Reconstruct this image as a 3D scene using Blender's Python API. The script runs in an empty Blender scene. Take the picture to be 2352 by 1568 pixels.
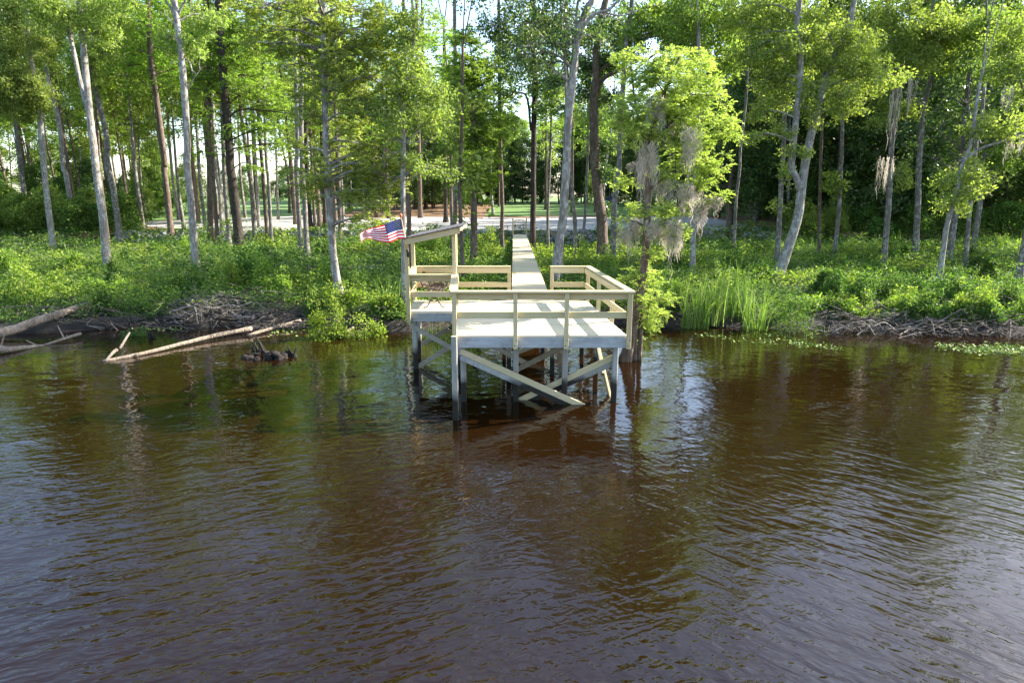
import bpy, math, random
import numpy as np
from mathutils import Vector

SC = bpy.context.scene
COL = SC.collection
PI = math.pi
R = math.radians
rng = np.random.default_rng(7)
random.seed(7)

# ------------------------------------------------------------------ camera
# measurements were read off the photograph on a 2352 x 1568 grid
F, CX, CY, PITCH, CAMZ = 1464.0, 1176.0, 784.0, R(12.93), 4.45
cp, sp = math.cos(PITCH), math.sin(PITCH)


def ray(x, y):
    u, v = (x - CX) / F, (CY - y) / F
    return u, cp + v * sp, -sp + v * cp


def atY(x, y, Y):
    dx, dy, dz = ray(x, y)
    t = Y / dy
    return np.array([t * dx, Y, CAMZ + t * dz])


def onZ(x, y, z):
    dx, dy, dz = ray(x, y)
    t = (z - CAMZ) / dz
    return np.array([t * dx, t * dy, z])


cam_d = bpy.data.cameras.new('camera')
cam = bpy.data.objects.new('camera', cam_d)
COL.objects.link(cam)
cam.location = (0, 0, CAMZ)
cam.rotation_euler = (PI / 2 - PITCH, 0, 0)
cam_d.sensor_width = 36
cam_d.lens = 36 * F / 2352
cam_d.clip_end = 3000
SC.camera = cam

# ------------------------------------------------------------------ light
SUN_AZ, SUN_EL = R(68), R(32)
w = bpy.data.worlds.new('World')
SC.world = w
w.use_nodes = True
nt = w.node_tree
sky = nt.nodes.new('ShaderNodeTexSky')
sky.sky_type = 'NISHITA'
sky.sun_disc = False
sky.sun_elevation = SUN_EL
sky.sun_rotation = SUN_AZ
sky.dust_density = 1.2
sky.ozone_density = 1.5
bg = nt.nodes['Background']
nt.links.new(sky.outputs[0], bg.inputs[0])
bg.inputs[1].default_value = 0.13
sd = bpy.data.lights.new('sun', 'SUN')
sd.energy = 5.0
sd.angle = R(0.55)
sd.color = (1.0, 0.93, 0.82)
so = bpy.data.objects.new('sun', sd)
COL.objects.link(so)
S = Vector((math.sin(SUN_AZ) * math.cos(SUN_EL), math.cos(SUN_AZ) * math.cos(SUN_EL), math.sin(SUN_EL)))
so.rotation_euler = (-S).to_track_quat('-Z', 'Y').to_euler()
so.location = (40, 20, 40)
SC.view_settings.view_transform = 'Standard'
SC.view_settings.look = 'None'
SC.view_settings.exposure = 1.95
SC.cycles.max_bounces = 8
SC.cycles.diffuse_bounces = 5
SC.cycles.glossy_bounces = 3
SC.cycles.transmission_bounces = 6
SC.cycles.caustics_reflective = False
SC.cycles.caustics_refractive = False
SC.cycles.sample_clamp_indirect = 4


# ------------------------------------------------------------------ tagging
def tag(o, label=None, cat=None, group=None, kind=None):
    if label: o['label'] = label
    if cat: o['category'] = cat
    if group: o['group'] = group
    if kind: o['kind'] = kind
    return o


def empty(name, loc, label=None, cat=None, group=None):
    o = bpy.data.objects.new(name, None)
    o.empty_display_size = 0.3
    COL.objects.link(o)
    o.location = tuple(float(c) for c in loc)
    return tag(o, label, cat, group)


# ------------------------------------------------------------------ meshes
def mesh_np(name, V, Fq, mats, midx=None, smooth=None):
    V = np.asarray(V, dtype=np.float32).reshape(-1, 3)
    Fq = np.asarray(Fq, dtype=np.int32).reshape(-1, 4)
    me = bpy.data.meshes.new(name)
    me.vertices.add(len(V))
    me.vertices.foreach_set('co', V.ravel())
    n = len(Fq)
    me.loops.add(n * 4)
    me.loops.foreach_set('vertex_index', Fq.ravel())
    me.polygons.add(n)
    me.polygons.foreach_set('loop_start', np.arange(0, n * 4, 4, dtype=np.int32))
    try:
        me.polygons.foreach_set('loop_total', np.full(n, 4, dtype=np.int32))
    except Exception:
        pass
    for m in (mats if isinstance(mats, (list, tuple)) else [mats]):
        me.materials.append(m)
    if midx is not None:
        me.polygons.foreach_set('material_index', np.asarray(midx, dtype=np.int32))
    if smooth is not None:
        sm = np.full(n, smooth, dtype=bool) if isinstance(smooth, bool) else np.asarray(smooth, dtype=bool)
        me.polygons.foreach_set('use_smooth', sm)
    me.update(calc_edges=True)
    return me


def link(name, me, parent=None, world_offset=None):
    o = bpy.data.objects.new(name, me)
    COL.objects.link(o)
    if parent is not None:
        o.parent = parent
    return o


class MB:
    """collects quads from boxes, bars, tubes; build() links one mesh object"""

    def __init__(self):
        self.V, self.F, self.M, self.S, self.n = [], [], [], [], 0

    def add(self, V, Fq, m=0, s=False):
        V = np.asarray(V, float).reshape(-1, 3)
        Fq = np.asarray(Fq, int).reshape(-1, 4)
        self.V.append(V)
        self.F.append(Fq + self.n)
        self.M.append(np.full(len(Fq), m))
        self.S.append(np.full(len(Fq), s))
        self.n += len(V)
        return self

    def box(self, c, d, m=0, rotz=0.0):
        c = np.array(c, float)
        x, y, z = np.array(d, float) / 2
        P = np.array([[-x, -y, -z], [x, -y, -z], [x, y, -z], [-x, y, -z], [-x, -y, z], [x, -y, z], [x, y, z], [-x, y, z]])
        if rotz:
            ca, sa = math.cos(rotz), math.sin(rotz)
            P = P @ np.array([[ca, sa, 0], [-sa, ca, 0], [0, 0, 1]])
        self.add(P + c, [[0, 3, 2, 1], [4, 5, 6, 7], [0, 1, 5, 4], [1, 2, 6, 5], [2, 3, 7, 6], [3, 0, 4, 7]], m)
        return self

    def bar(self, a, b, wdt, h, m=0, up=(0, 0, 1), bevel=0.004):
        """rectangular board from a to b, wdt sideways, h along up, with eased edges"""
        a, b = np.array(a, float), np.array(b, float)
        d = b - a
        L = np.linalg.norm(d)
        d /= L
        u = np.array(up, float)
        u = u - d * (u @ d)
        u /= np.linalg.norm(u)
        s = np.cross(d, u)
        e = min(bevel, wdt * .2, h * .2)
        prof = []
        for sx, sz, first in ((1, 1, 0), (-1, 1, 1), (-1, -1, 0), (1, -1, 1)):
            c1 = (sx * (wdt / 2), sz * (h / 2 - e))
            c2 = (sx * (wdt / 2 - e), sz * (h / 2))
            prof += [c1, c2] if first == 0 else [c2, c1]
        pr = np.array([s * p[0] + u * p[1] for p in prof])
        V = np.vstack([pr + a, pr + b])
        Fq = [[i, (i + 1) % 8, 8 + (i + 1) % 8, 8 + i] for i in range(8)]
        Fq = [f[::-1] for f in Fq]
        Fq += [[0, 1, 2, 3], [0, 3, 4, 7], [4, 5, 6, 7]]
        Fq += [[11, 10, 9, 8], [15, 12, 11, 8], [15, 14, 13, 12]]
        self.add(V, Fq, m)
        return self

    def tube(self, P, rad, k=8, m=0, s=True, cap=True, wob=0.0, seed=0):
        P = np.asarray(P, float)
        n = len(P)
        rad = np.broadcast_to(np.asarray(rad, float), (n,))
        T = np.gradient(P, axis=0)
        T /= np.linalg.norm(T, axis=1)[:, None] + 1e-9
        ref = np.array([0, 1.0, 0]) if abs(T[0][2]) > .7 else np.array([0, 0, 1.0])
        A = np.cross(T, ref)
        A /= np.linalg.norm(A, axis=1)[:, None] + 1e-9
        B = np.cross(T, A)
        th = np.linspace(0, 2 * PI, k, endpoint=False)
        rr = rad[:, None] * np.ones(k)
        if wob:
            g = np.random.default_rng(seed)
            rr = rr * (1 + wob * np.sin(th * 3 + g.uniform(0, 6)) * .5 + wob * g.uniform(-.5, .5, (n, k)))
        V = P[:, None, :] + rr[:, :, None] * (np.cos(th)[None, :, None] * A[:, None, :] + np.sin(th)[None, :, None] * B[:, None, :])
        V = V.reshape(-1, 3)
        i = np.arange(n - 1)[:, None] * k
        j = np.arange(k)[None, :]
        Fq = np.stack([i + j, i + (j + 1) % k, i + k + (j + 1) % k, i + k + j], -1).reshape(-1, 4)
        if cap:
            c0, c1 = P[0][None], P[-1][None]
            V = np.vstack([V, c0, c1])
            a, b = n * k, n * k + 1
            half = [[(2 * q + 2) % k, 2 * q + 1, 2 * q, a] for q in range(k // 2)]
            off = (n - 1) * k
            half += [[off + 2 * q, off + 2 * q + 1, off + (2 * q + 2) % k, b] for q in range(k // 2)]
            Fq = np.vstack([Fq, half])
        self.add(V, Fq, m, s)
        return self

    def build(self, name, mats, parent=None, loc=None):
        V = np.vstack(self.V)
        if loc is not None:
            V = V - np.asarray(loc, float)
        me = mesh_np(name, V, np.vstack(self.F), mats, np.concatenate(self.M), np.concatenate(self.S))
        return link(name, me, parent)


def smooth_path(P, n=4):
    """Catmull-Rom through the points"""
    P = np.asarray(P, float)
    if len(P) < 3:
        t = np.linspace(0, 1, n + 1)[:, None]
        return P[0] * (1 - t) + P[-1] * t
    Q = np.vstack([2 * P[0] - P[1], P, 2 * P[-1] - P[-2]])
    out = []
    for i in range(1, len(Q) - 2):
        for t in np.linspace(0, 1, n, endpoint=False):
            a, b, c, d = Q[i - 1], Q[i], Q[i + 1], Q[i + 2]
            out.append(.5 * ((2 * b) + (c - a) * t + (2 * a - 5 * b + 4 * c - d) * t * t + (3 * b - a - 3 * c + d) * t ** 3))
    out.append(P[-1])
    return np.array(out)


# ------------------------------------------------------------------ materials
class NT:
    def __init__(self, name):
        self.m = bpy.data.materials.new(name)
        self.m.use_nodes = True
        self.t = self.m.node_tree
        self.b = self.t.nodes['Principled BSDF']
        self.out = self.t.nodes['Material Output']

    def n(self, kind, **kw):
        nd = self.t.nodes.new('ShaderNode' + kind)
        for k, v in kw.items():
            if k.startswith('i_'):
                key = k[2:]
                nd.inputs[int(key) if key.isdigit() else key].default_value = v
            else:
                setattr(nd, k, v)
        return nd

    def l(self, a, b):
        self.t.links.new(a, b)

    def ramp(self, fac, stops, interp='LINEAR'):
        r = self.n('ValToRGB')
        r.color_ramp.interpolation = interp
        e = r.color_ramp.elements
        while len(e) < len(stops):
            e.new(0.5)
        for el, (p, c) in zip(e, stops):
            el.position = p
            el.color = (*c, 1) if len(c) == 3 else c
        self.l(fac, r.inputs[0])
        return r.outputs[0]

    def noise(self, vec, scale, detail=3, rough=.55, dist=0.0):
        nd = self.n('TexNoise', i_Scale=scale, i_Detail=detail, i_Roughness=rough, i_Distortion=dist)
        if vec is not None:
            self.l(vec, nd.inputs['Vector'])
        return nd.outputs['Fac']

    def pos(self, obj=False):
        return self.n('TexCoord').outputs['Object'] if obj else self.n('NewGeometry').outputs['Position']

    def mapping(self, vec, scale=(1, 1, 1), rot=(0, 0, 0)):
        nd = self.n('Mapping')
        nd.inputs['Scale'].default_value = scale
        nd.inputs['Rotation'].default_value = rot
        self.l(vec, nd.inputs['Vector'])
        return nd.outputs[0]

    def mix(self, fac, a, b, blend='MIX'):
        nd = self.n('Mix', data_type='RGBA', blend_type=blend)
        for s, v in ((nd.inputs['Factor'], fac), (nd.inputs[6], a), (nd.inputs[7], b)):
            if isinstance(v, bpy.types.NodeSocket):
                self.l(v, s)
            else:
                s.default_value = (*v, 1) if isinstance(v, tuple) and len(v) == 3 else v
        return nd.outputs[2]

    def math(self, op, a, b=None):
        nd = self.n('Math', operation=op)
        for i, v in enumerate((a, b)):
            if v is None: continue
            if isinstance(v, bpy.types.NodeSocket):
                self.l(v, nd.inputs[i])
            else:
                nd.inputs[i].default_value = v
        return nd.outputs[0]

    def bump(self, h, dist=.01, strength=1.0):
        nd = self.n('Bump', i_Strength=strength, i_Distance=dist)
        self.l(h, nd.inputs['Height'])
        self.l(nd.outputs[0], self.b.inputs['Normal'])
        return nd


def leaf_mat(name, stops, trans=.42, tcol=(1.02, 1.14, .5), rough=.62, hv=.25):
    t = NT(name)
    g = t.n('NewGeometry').outputs['Random Per Island']
    c = t.ramp(g, stops)
    oi = t.n('ObjectInfo').outputs['Random']
    br = t.math('ADD', t.math('MULTIPLY', oi, hv), 1 - hv / 2)
    hs = t.n('HueSaturation', i_Saturation=1.0)
    t.l(br, hs.inputs['Value'])
    hue = t.math('ADD', t.math('MULTIPLY', t.math('FRACT', t.math('MULTIPLY', oi, 7.31)), .025), .4875)
    t.l(hue, hs.inputs['Hue'])
    t.l(c, hs.inputs['Color'])
    c = hs.outputs[0]
    t.l(c, t.b.inputs['Base Color'])
    t.b.inputs['Roughness'].default_value = rough
    t.b.inputs['Specular IOR Level'].default_value = .22
    tr = t.n('BsdfTranslucent')
    t.l(t.mix(1.0, c, tcol, 'MULTIPLY'), tr.inputs[0])
    mx = t.n('MixShader', i_0=trans)
    t.l(t.b.outputs[0], mx.inputs[1])
    t.l(tr.outputs[0], mx.inputs[2])
    t.l(mx.outputs[0], t.out.inputs[0])
    return t.m


LEAF = {
    'cypress': leaf_mat('cypress_leaf', [(0, (.22, .30, .065)), (.5, (.34, .41, .115)), (1, (.47, .52, .19))], trans=.62),
    'greencyp': leaf_mat('green_cypress_leaf', [(0, (.15, .255, .04)), (.5, (.25, .365, .065)), (1, (.37, .46, .115))], trans=.62),
    'broad': leaf_mat('broad_leaf', [(0, (.17, .24, .05)), (.5, (.275, .35, .085)), (1, (.42, .47, .18))], trans=.58),
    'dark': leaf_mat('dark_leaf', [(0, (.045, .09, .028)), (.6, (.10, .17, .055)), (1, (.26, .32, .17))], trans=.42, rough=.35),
    'far': leaf_mat('far_leaf', [(0, (.12, .19, .036)), (.5, (.205, .285, .06)), (1, (.31, .38, .115))], trans=.58),
    'wood': leaf_mat('wood_leaf_painted_shade', [(0, (.035, .075, .02)), (.5, (.07, .125, .03)), (1, (.15, .21, .06))], trans=.42),  # darker than the other leaves: the closed wood's shade is put into the colour
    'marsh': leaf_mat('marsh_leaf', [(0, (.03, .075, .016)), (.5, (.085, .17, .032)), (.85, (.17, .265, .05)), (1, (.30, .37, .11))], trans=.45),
    'shrub': leaf_mat('shrub_leaf', [(0, (.10, .18, .028)), (.5, (.225, .325, .05)), (1, (.40, .48, .11))], trans=.54),
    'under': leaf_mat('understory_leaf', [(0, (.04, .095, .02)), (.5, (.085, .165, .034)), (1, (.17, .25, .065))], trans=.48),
    'reed': leaf_mat('reed_blade', [(0, (.085, .17, .035)), (.6, (.175, .285, .06)), (1, (.34, .40, .15))], trans=.42),
    'pad': leaf_mat('floating_leaf', [(0, (.09, .17, .03)), (.6, (.19, .27, .06)), (1, (.33, .36, .11))], trans=.1),
    'moss': leaf_mat('grey_moss', [(0, (.40, .36, .30)), (.5, (.58, .53, .46)), (1, (.70, .65, .57))], trans=.5, tcol=(1.0, .97, .9)),
}


def bark_mat(name, dark, mid, light, lichen=.0, sc=1.0):
    t = NT(name)
    p = t.pos(True)
    v = t.noise(t.mapping(p, (9 * sc, 9 * sc, 1.6 * sc)), 1.6, 5, .65, .6)
    c = t.ramp(v, [(.28, dark), (.5, mid), (.75, light)])
    pn = t.noise(t.mapping(p, (1, 1, .6)), 1.3, 4, .6)
    c = t.mix(t.ramp(pn, [(.42, (0, 0, 0)), (.6, (.55, .55, .55))]), c, tuple(x * .62 for x in mid))
    if lichen:
        ln = t.noise(t.mapping(p, (1.2, 1.2, .9)), 4.5, 4, .6, .4)
        c = t.mix(t.ramp(ln, [(.5, (0, 0, 0)), (.62, (lichen,) * 3)]), c, (.46, .46, .42))
    t.l(c, t.b.inputs['Base Color'])
    t.b.inputs['Roughness'].default_value = .9
    t.b.inputs['Specular IOR Level'].default_value = .2
    t.bump(v, .06)
    return t.m


BARK = {
    'pale': bark_mat('pale_bark', (.085, .072, .062), (.27, .24, .21), (.46, .425, .38), .75),
    'grey': bark_mat('grey_bark', (.05, .042, .035), (.17, .148, .126), (.31, .275, .24), .5),
    'brown': bark_mat('brown_bark', (.055, .038, .028), (.14, .10, .075), (.25, .18, .135), .15),
    'dark': bark_mat('dark_bark', (.022, .016, .013), (.055, .042, .033), (.11, .085, .066), .06),
    'twig': bark_mat('twig_bark', (.10, .08, .062), (.22, .18, .145), (.38, .33, .28)),
    'drift': bark_mat('driftwood', (.11, .08, .055), (.29, .23, .175), (.45, .385, .31)),
    'wet': bark_mat('wet_wood', (.012, .010, .009), (.03, .025, .021), (.06, .05, .042)),
    'vinewood': bark_mat('dead_branch', (.16, .13, .105), (.29, .25, .21), (.42, .375, .325)),
}


def pine_mat(name, a, b, c, grain_axis=0, stain=0.0, waterline=False, rough=.65, knots=True):
    t = NT(name)
    p = t.pos(False)
    s = [22, 22, 22]
    s[grain_axis] = 1.1
    g = t.noise(t.mapping(p, tuple(s)), 1.7, 5, .62, 1.2)
    col = t.ramp(g, [(.25, a), (.5, b), (.8, c)])
    bn = t.noise(p, .9, 2)
    col = t.mix(t.ramp(bn, [(.4, (0, 0, 0)), (.65, (.5, .5, .5))]), col, tuple(x * y for x, y in zip(b, (.86, .93, .82))))
    if knots:
        vn = t.n('TexVoronoi', i_Scale=3.1)
        t.l(p, vn.inputs['Vector'])
        col = t.mix(t.ramp(vn.outputs['Distance'], [(.035, (.75, .75, .75)), (.075, (0, 0, 0))]), col, (.2, .11, .05))
    isl = t.n('NewGeometry').outputs['Random Per Island']
    orn = t.n('ObjectInfo').outputs['Random']
    var = t.math('FRACT', t.math('ADD', t.math('MULTIPLY', isl, 3.7), orn))
    col = t.mix(1.0, col, t.ramp(var, [(0, (.80, .77, .70)), (.35, (.97, .95, .9)), (.7, (1.0, 1.0, 1.0)), (1, (.93, .97, .88))]), 'MULTIPLY')
    if stain:
        sn = t.noise(t.mapping(p, (1.3, 1.3, 1.3)), 2.2, 5, .7)
        col = t.mix(t.ramp(sn, [(.5, (0, 0, 0)), (.72, (stain,) * 3)]), col, (.035, .03, .028))
    if waterline:
        z = t.n('SeparateXYZ')
        t.l(p, z.inputs[0])
        zz = t.math('ADD', z.outputs[2], t.math('MULTIPLY', t.noise(p, 5.0, 3), .25))
        col = t.mix(t.ramp(t.math('MULTIPLY', zz, 1.0), [(.55, (1, 1, 1)), (.72, (0, 0, 0))]), col, (.018, .017, .014))
    t.l(col, t.b.inputs['Base Color'])
    t.b.inputs['Roughness'].default_value = rough
    t.b.inputs['Specular IOR Level'].default_value = .3
    t.bump(g, .004)
    return t.m


M = {}
M['pine_x'] = pine_mat('new_pine_board', (.45, .345, .19), (.58, .47, .285), (.67, .565, .36), 0)
M['pine_y'] = pine_mat('new_pine_side_board', (.45, .345, .19), (.58, .47, .285), (.67, .565, .36), 1)
M['pine_z'] = pine_mat('new_pine_post', (.45, .345, .19), (.58, .47, .285), (.67, .565, .36), 2)
M['deck'] = pine_mat('new_pine_decking', (.56, .49, .37), (.68, .61, .47), (.76, .70, .55), 0)
M['walk'] = pine_mat('boardwalk_decking', (.40, .325, .21), (.54, .455, .31), (.63, .545, .385), 0)
M['grey_x'] = pine_mat('weathered_board', (.22, .225, .235), (.40, .405, .42), (.54, .545, .56), 0, .4)
M['piling'] = pine_mat('weathered_piling', (.19, .183, .175), (.36, .35, .34), (.50, .49, .475), 2, .3, True)
M['brace'] = pine_mat('brace_board', (.44, .35, .2), (.56, .46, .29), (.64, .54, .36), 0, .1, False)
M['sidebrace'] = pine_mat('weathered_brace', (.2, .18, .15), (.36, .32, .26), (.46, .42, .35), 0, .25, False)


def simple(name, col, rough=.6, metal=0.0, spec=.4, noise=0.0, nscale=8):
    t = NT(name)
    if noise:
        n = t.noise(t.pos(True), nscale, 4, .6)
        c = t.ramp(n, [(.3, tuple(x * (1 - noise) for x in col)), (.7, tuple(min(1, x * (1 + noise)) for x in col))])
        t.l(c, t.b.inputs['Base Color'])
    else:
        t.b.inputs['Base Color'].default_value = (*col, 1)
    t.b.inputs['Roughness'].default_value = rough
    t.b.inputs['Metallic'].default_value = metal
    t.b.inputs['Specular IOR Level'].default_value = spec
    return t.m


M['shingle'] = simple('grey_shingle', (.085, .08, .09), .85, noise=.4, nscale=14)
M['iron'] = simple('bronze_iron', (.06, .043, .033), .5, .3, noise=.3)
M['slat'] = simple('bench_slat', (.05, .034, .024), .6, noise=.3)
M['black'] = simple('black_metal', (.012, .012, .013), .4)
M['red'] = simple('flag_red', (.60, .012, .03), .75, noise=.08, nscale=20)
M['white'] = simple('flag_white', (.80, .79, .79), .75, noise=.03, nscale=20)
M['blue'] = simple('flag_blue', (.02, .028, .12), .75, noise=.1, nscale=20)
for k_ in ('red', 'white', 'blue'):
    nt_ = M[k_].node_tree
    b_ = nt_.nodes['Principled BSDF']
    tr_ = nt_.nodes.new('ShaderNodeBsdfTranslucent')
    if b_.inputs['Base Color'].links:
        nt_.links.new(b_.inputs['Base Color'].links[0].from_socket, tr_.inputs[0])
    mx_ = nt_.nodes.new('ShaderNodeMixShader')
    mx_.inputs[0].default_value = .4
    nt_.links.new(b_.outputs[0], mx_.inputs[1])
    nt_.links.new(tr_.outputs[0], mx_.inputs[2])
    nt_.links.new(mx_.outputs[0], nt_.nodes['Material Output'].inputs[0])
M['orange'] = simple('orange_finial', (.62, .14, .04), .45)
M['pole'] = simple('flagpole_wood', (.45, .3, .16), .5, noise=.15)
M['rock'] = simple('grey_rock', (.27, .265, .27), .9, noise=.55, nscale=3)
M['car'] = simple('dark_paint', (.02, .022, .026), .25)
M['glass'] = simple('dark_glass', (.01, .012, .014), .08)
M['rubber'] = simple('rubber', (.02, .02, .02), .9)
M['lamp'] = simple('lamp_lens', (.75, .74, .7), .2)
M['teal'] = simple('teal_shell', (.25, .55, .6), .4)

# ground
t = NT('mud_and_litter')
p = t.pos()
n1 = t.noise(p, .9, 6, .65)
c = t.ramp(n1, [(.3, (.016, .012, .008)), (.5, (.035, .026, .017)), (.68, (.075, .055, .035))])
sx = t.n('SeparateXYZ')
t.l(p, sx.inputs[0])
n2 = t.noise(p, 1.7, 6, .7)
straw = t.ramp(n2, [(.3, (.10, .052, .024)), (.55, (.21, .115, .05)), (.75, (.32, .19, .09))])
up = t.math('MULTIPLY', t.math('SUBTRACT', sx.outputs[2], .85), 3.0)
c = t.mix(t.ramp(up, [(0, (0, 0, 0)), (.6, (1, 1, 1))]), c, straw)
wet = t.ramp(t.math('ADD', sx.outputs[2], t.math('MULTIPLY', n1, .2)), [(.12, (.4, .4, .4)), (.38, (1, 1, 1))])
c = t.mix(1.0, c, wet, 'MULTIPLY')
t.l(c, t.b.inputs['Base Color'])
t.b.inputs['Roughness'].default_value = .95
t.bump(n1, .16)
M['mud'] = t.m

t = NT('gravel')
p = t.pos()
n1 = t.noise(t.mapping(p, (.25, 1, 1)), .8, 6, .7)
n3 = t.noise(p, 12, 4, .7)
c = t.ramp(n1, [(.3, (.28, .25, .22)), (.5, (.39, .36, .32)), (.7, (.48, .45, .41))])
c = t.mix(.25, c, t.ramp(n3, [(.3, (.14, .13, .12)), (.7, (.42, .4, .37))]))
t.l(c, t.b.inputs['Base Color'])
t.b.inputs['Roughness'].default_value = .95
M['gravel'] = t.m

t = NT('mown_grass')
p = t.pos()
n1 = t.noise(t.mapping(p, (.3, 1, 1)), .35, 6, .7)
n3 = t.noise(p, 3, 5, .7)
c = t.ramp(n1, [(.3, (.06, .14, .02)), (.5, (.105, .2, .03)), (.7, (.19, .26, .05))])
c = t.mix(.35, c, t.ramp(n3, [(.3, (.04, .1, .015)), (.7, (.2, .28, .06))]))
t.l(c, t.b.inputs['Base Color'])
t.b.inputs['Roughness'].default_value = .9
M['lawn'] = t.m

# tannin water
t = NT('tannin_water')
p = t.pos()
t.b.inputs['Roughness'].default_value = .015
t.b.inputs['IOR'].default_value = 1.5
murk = t.noise(p, .35, 3)
t.l(t.ramp(murk, [(.3, (.0085, .0038, .0009)), (.7, (.0125, .0057, .0014))]), t.b.inputs['Base Color'])
sx = t.n('SeparateXYZ')
t.l(p, sx.inputs[0])


def wave(rot, sc, scale, detail=2, rough=.5, dist=.4):
    return t.noise(t.mapping(t.mapping(p, (1, 1, 1), (0, 0, rot)), sc), scale, detail, rough, dist)


gust = t.noise(t.mapping(p, (.5, 1, 1), (0, 0, R(-12))), .28, 3, .5)
near = t.ramp(t.math('MULTIPLY', sx.outputs[1], .05), [(.2, (1, 1, 1)), (.5, (.45, .45, .45)), (.66, (.12, .12, .12)), (.95, (.10, .10, .10))])
gm = t.math('MULTIPLY', near, t.ramp(gust, [(.32, (.22, .22, .22)), (.68, (1.25, 1.25, 1.25))]))
east = t.ramp(t.math('ADD', t.math('MULTIPLY', sx.outputs[0], .09), .35), [(.3, (0, 0, 0)), (.75, (1, 1, 1))])
wl = wave(R(-22), (.95, 2.3, 1), 2.7, 2, .5, .3)
wr = wave(R(40), (.85, 2.5, 1), 2.6, 2, .5, .3)
w1 = t.mix(east, wl, wr)
w2 = wave(R(-5), (1.3, 2.2, 1), 3.0, 2, .5, .8)
w3 = wave(R(-18), (.8, 1.7, 1), .5, 2, .5, .4)
w4 = wave(R(10), (1.0, 1.6, 1), 1.6, 2, .5, 1.2)
bw = t.n('RGBToBW')
t.l(w1, bw.inputs[0])
h = t.math('MULTIPLY', bw.outputs[0], .047)
h = t.math('ADD', h, t.math('MULTIPLY', w2, .011))
h = t.math('MULTIPLY', h, gm)
h = t.math('ADD', h, t.math('MULTIPLY', w3, .032))
h = t.math('ADD', h, t.math('MULTIPLY', w4, .008))
t.bump(h, 1.0)
M['water'] = t.m

# ------------------------------------------------------------------ terrain
SHORE = [(-300, 22), (-60, 21.5), (-16.3, 20.3), (-13.2, 21.3), (-10.5, 21.8), (-7.6, 22.3), (-5.2, 21.6), (-3.8, 20.5),
         (-2.8, 20.8), (-1.4, 21.6), (0.5, 21.9), (3.0, 21.8), (4.9, 21.9), (6.3, 21.8), (8.4, 21.2), (11, 21.3), (13.4, 20.9), (16.4, 20.2), (60, 20), (300, 21)]
SHX, SHY = np.array(SHORE).T


def vnoise(x, y, s, seed=0):
    """cheap smooth value noise"""
    x, y = np.asarray(x, float) * s, np.asarray(y, float) * s
    xi, yi = np.floor(x).astype(int), np.floor(y).astype(int)
    fx, fy = x - xi, y - yi
    fx, fy = fx * fx * (3 - 2 * fx), fy * fy * (3 - 2 * fy)

    def hsh(a, b):
        n = (a * 374761393 + b * 668265263 + seed * 974711) & 0x7fffffff
        n = ((n ^ (n >> 13)) * 1274126177) & 0x7fffffff
        return ((n ^ (n >> 16)) & 0xffff) / 65535.0
    return (hsh(xi, yi) * (1 - fx) + hsh(xi + 1, yi) * fx) * (1 - fy) + (hsh(xi, yi + 1) * (1 - fx) + hsh(xi + 1, yi + 1) * fx) * fy


def height(x, y):
    x, y = np.asarray(x, float), np.asarray(y, float)
    s = y - np.interp(x, SHX, SHY) + (vnoise(x, y, 1.1, 3) - .5) * 1.0 + (vnoise(x, y, 3.1, 4) - .5) * .5
    marsh = .26 + (vnoise(x, y, .35, 1) - .5) * .18 + (vnoise(x, y, 1.4, 2) - .5) * .1
    h = np.interp(s, [-3, -.6, 0, .35, .9], [-1.0, -.35, -.08, .2, .26])
    h = np.where(s > .35, np.minimum(marsh, .2 + (s - .35) * .5), h)
    by = 54.5 + (vnoise(x, y * 0, .12, 5) - .5) * 2
    up = np.clip((y - by) / 2.2, 0, 1)
    up = up * up * (3 - 2 * up)
    upland = 1.25 + np.clip(y - 57, 0, 78) * .018 + (vnoise(x, y, .08, 8) - .5) * .25 * np.clip((y - 57) / 10, 0, 1)
    return h * (1 - up) + upland * up


def grid(xs, ys, dz=0.0):
    X, Y = np.meshgrid(xs, ys)
    Z = height(X, Y) + dz
    nx, ny = len(xs), len(ys)
    i = np.arange(ny - 1)[:, None] * nx
    j = np.arange(nx - 1)[None, :]
    Fq = np.stack([i + j, i + j + 1, i + nx + j + 1, i + nx + j], -1).reshape(-1, 4)
    return np.stack([X, Y, Z], -1).reshape(-1, 3), Fq


xs = np.concatenate([np.linspace(-900, -70, 18)[:-1], np.arange(-70, 70, .6), np.linspace(70, 900, 18)])
ys = np.concatenate([np.arange(17, 30, .3), np.arange(30, 60, .6), np.linspace(60, 140, 41)[:-1], np.linspace(140, 1500, 20)])
V, Fq = grid(xs, ys)
tag(link('ground', mesh_np('ground', V, Fq, M['mud'], smooth=True)), kind='structure')

wv = np.array([[-900, -300, 0], [900, -300, 0], [900, 26, 0], [-900, 26, 0]])
tag(link('river_water', mesh_np('river_water', wv, [[0, 1, 2, 3]], M['water'])), kind='structure')


def sheet(name, mat, x0f, x1f, y0f, y1f, nx, ny, dz):
    """sheet laid over the ground between wavy borders"""
    u, v = np.meshgrid(np.linspace(0, 1, nx), np.linspace(0, 1, ny))
    X = x0f + (x1f - x0f) * u
    ya, yb = y0f(X), y1f(X)
    Y = ya + (yb - ya) * v
    Z = height(X, Y) + dz
    i = np.arange(ny - 1)[:, None] * nx
    j = np.arange(nx - 1)[None, :]
    Fq = np.stack([i + j, i + j + 1, i + nx + j + 1, i + nx + j], -1).reshape(-1, 4)
    return tag(link(name, mesh_np(name, np.stack([X, Y, Z], -1).reshape(-1, 3), Fq, mat, smooth=True)), kind='structure')


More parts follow.
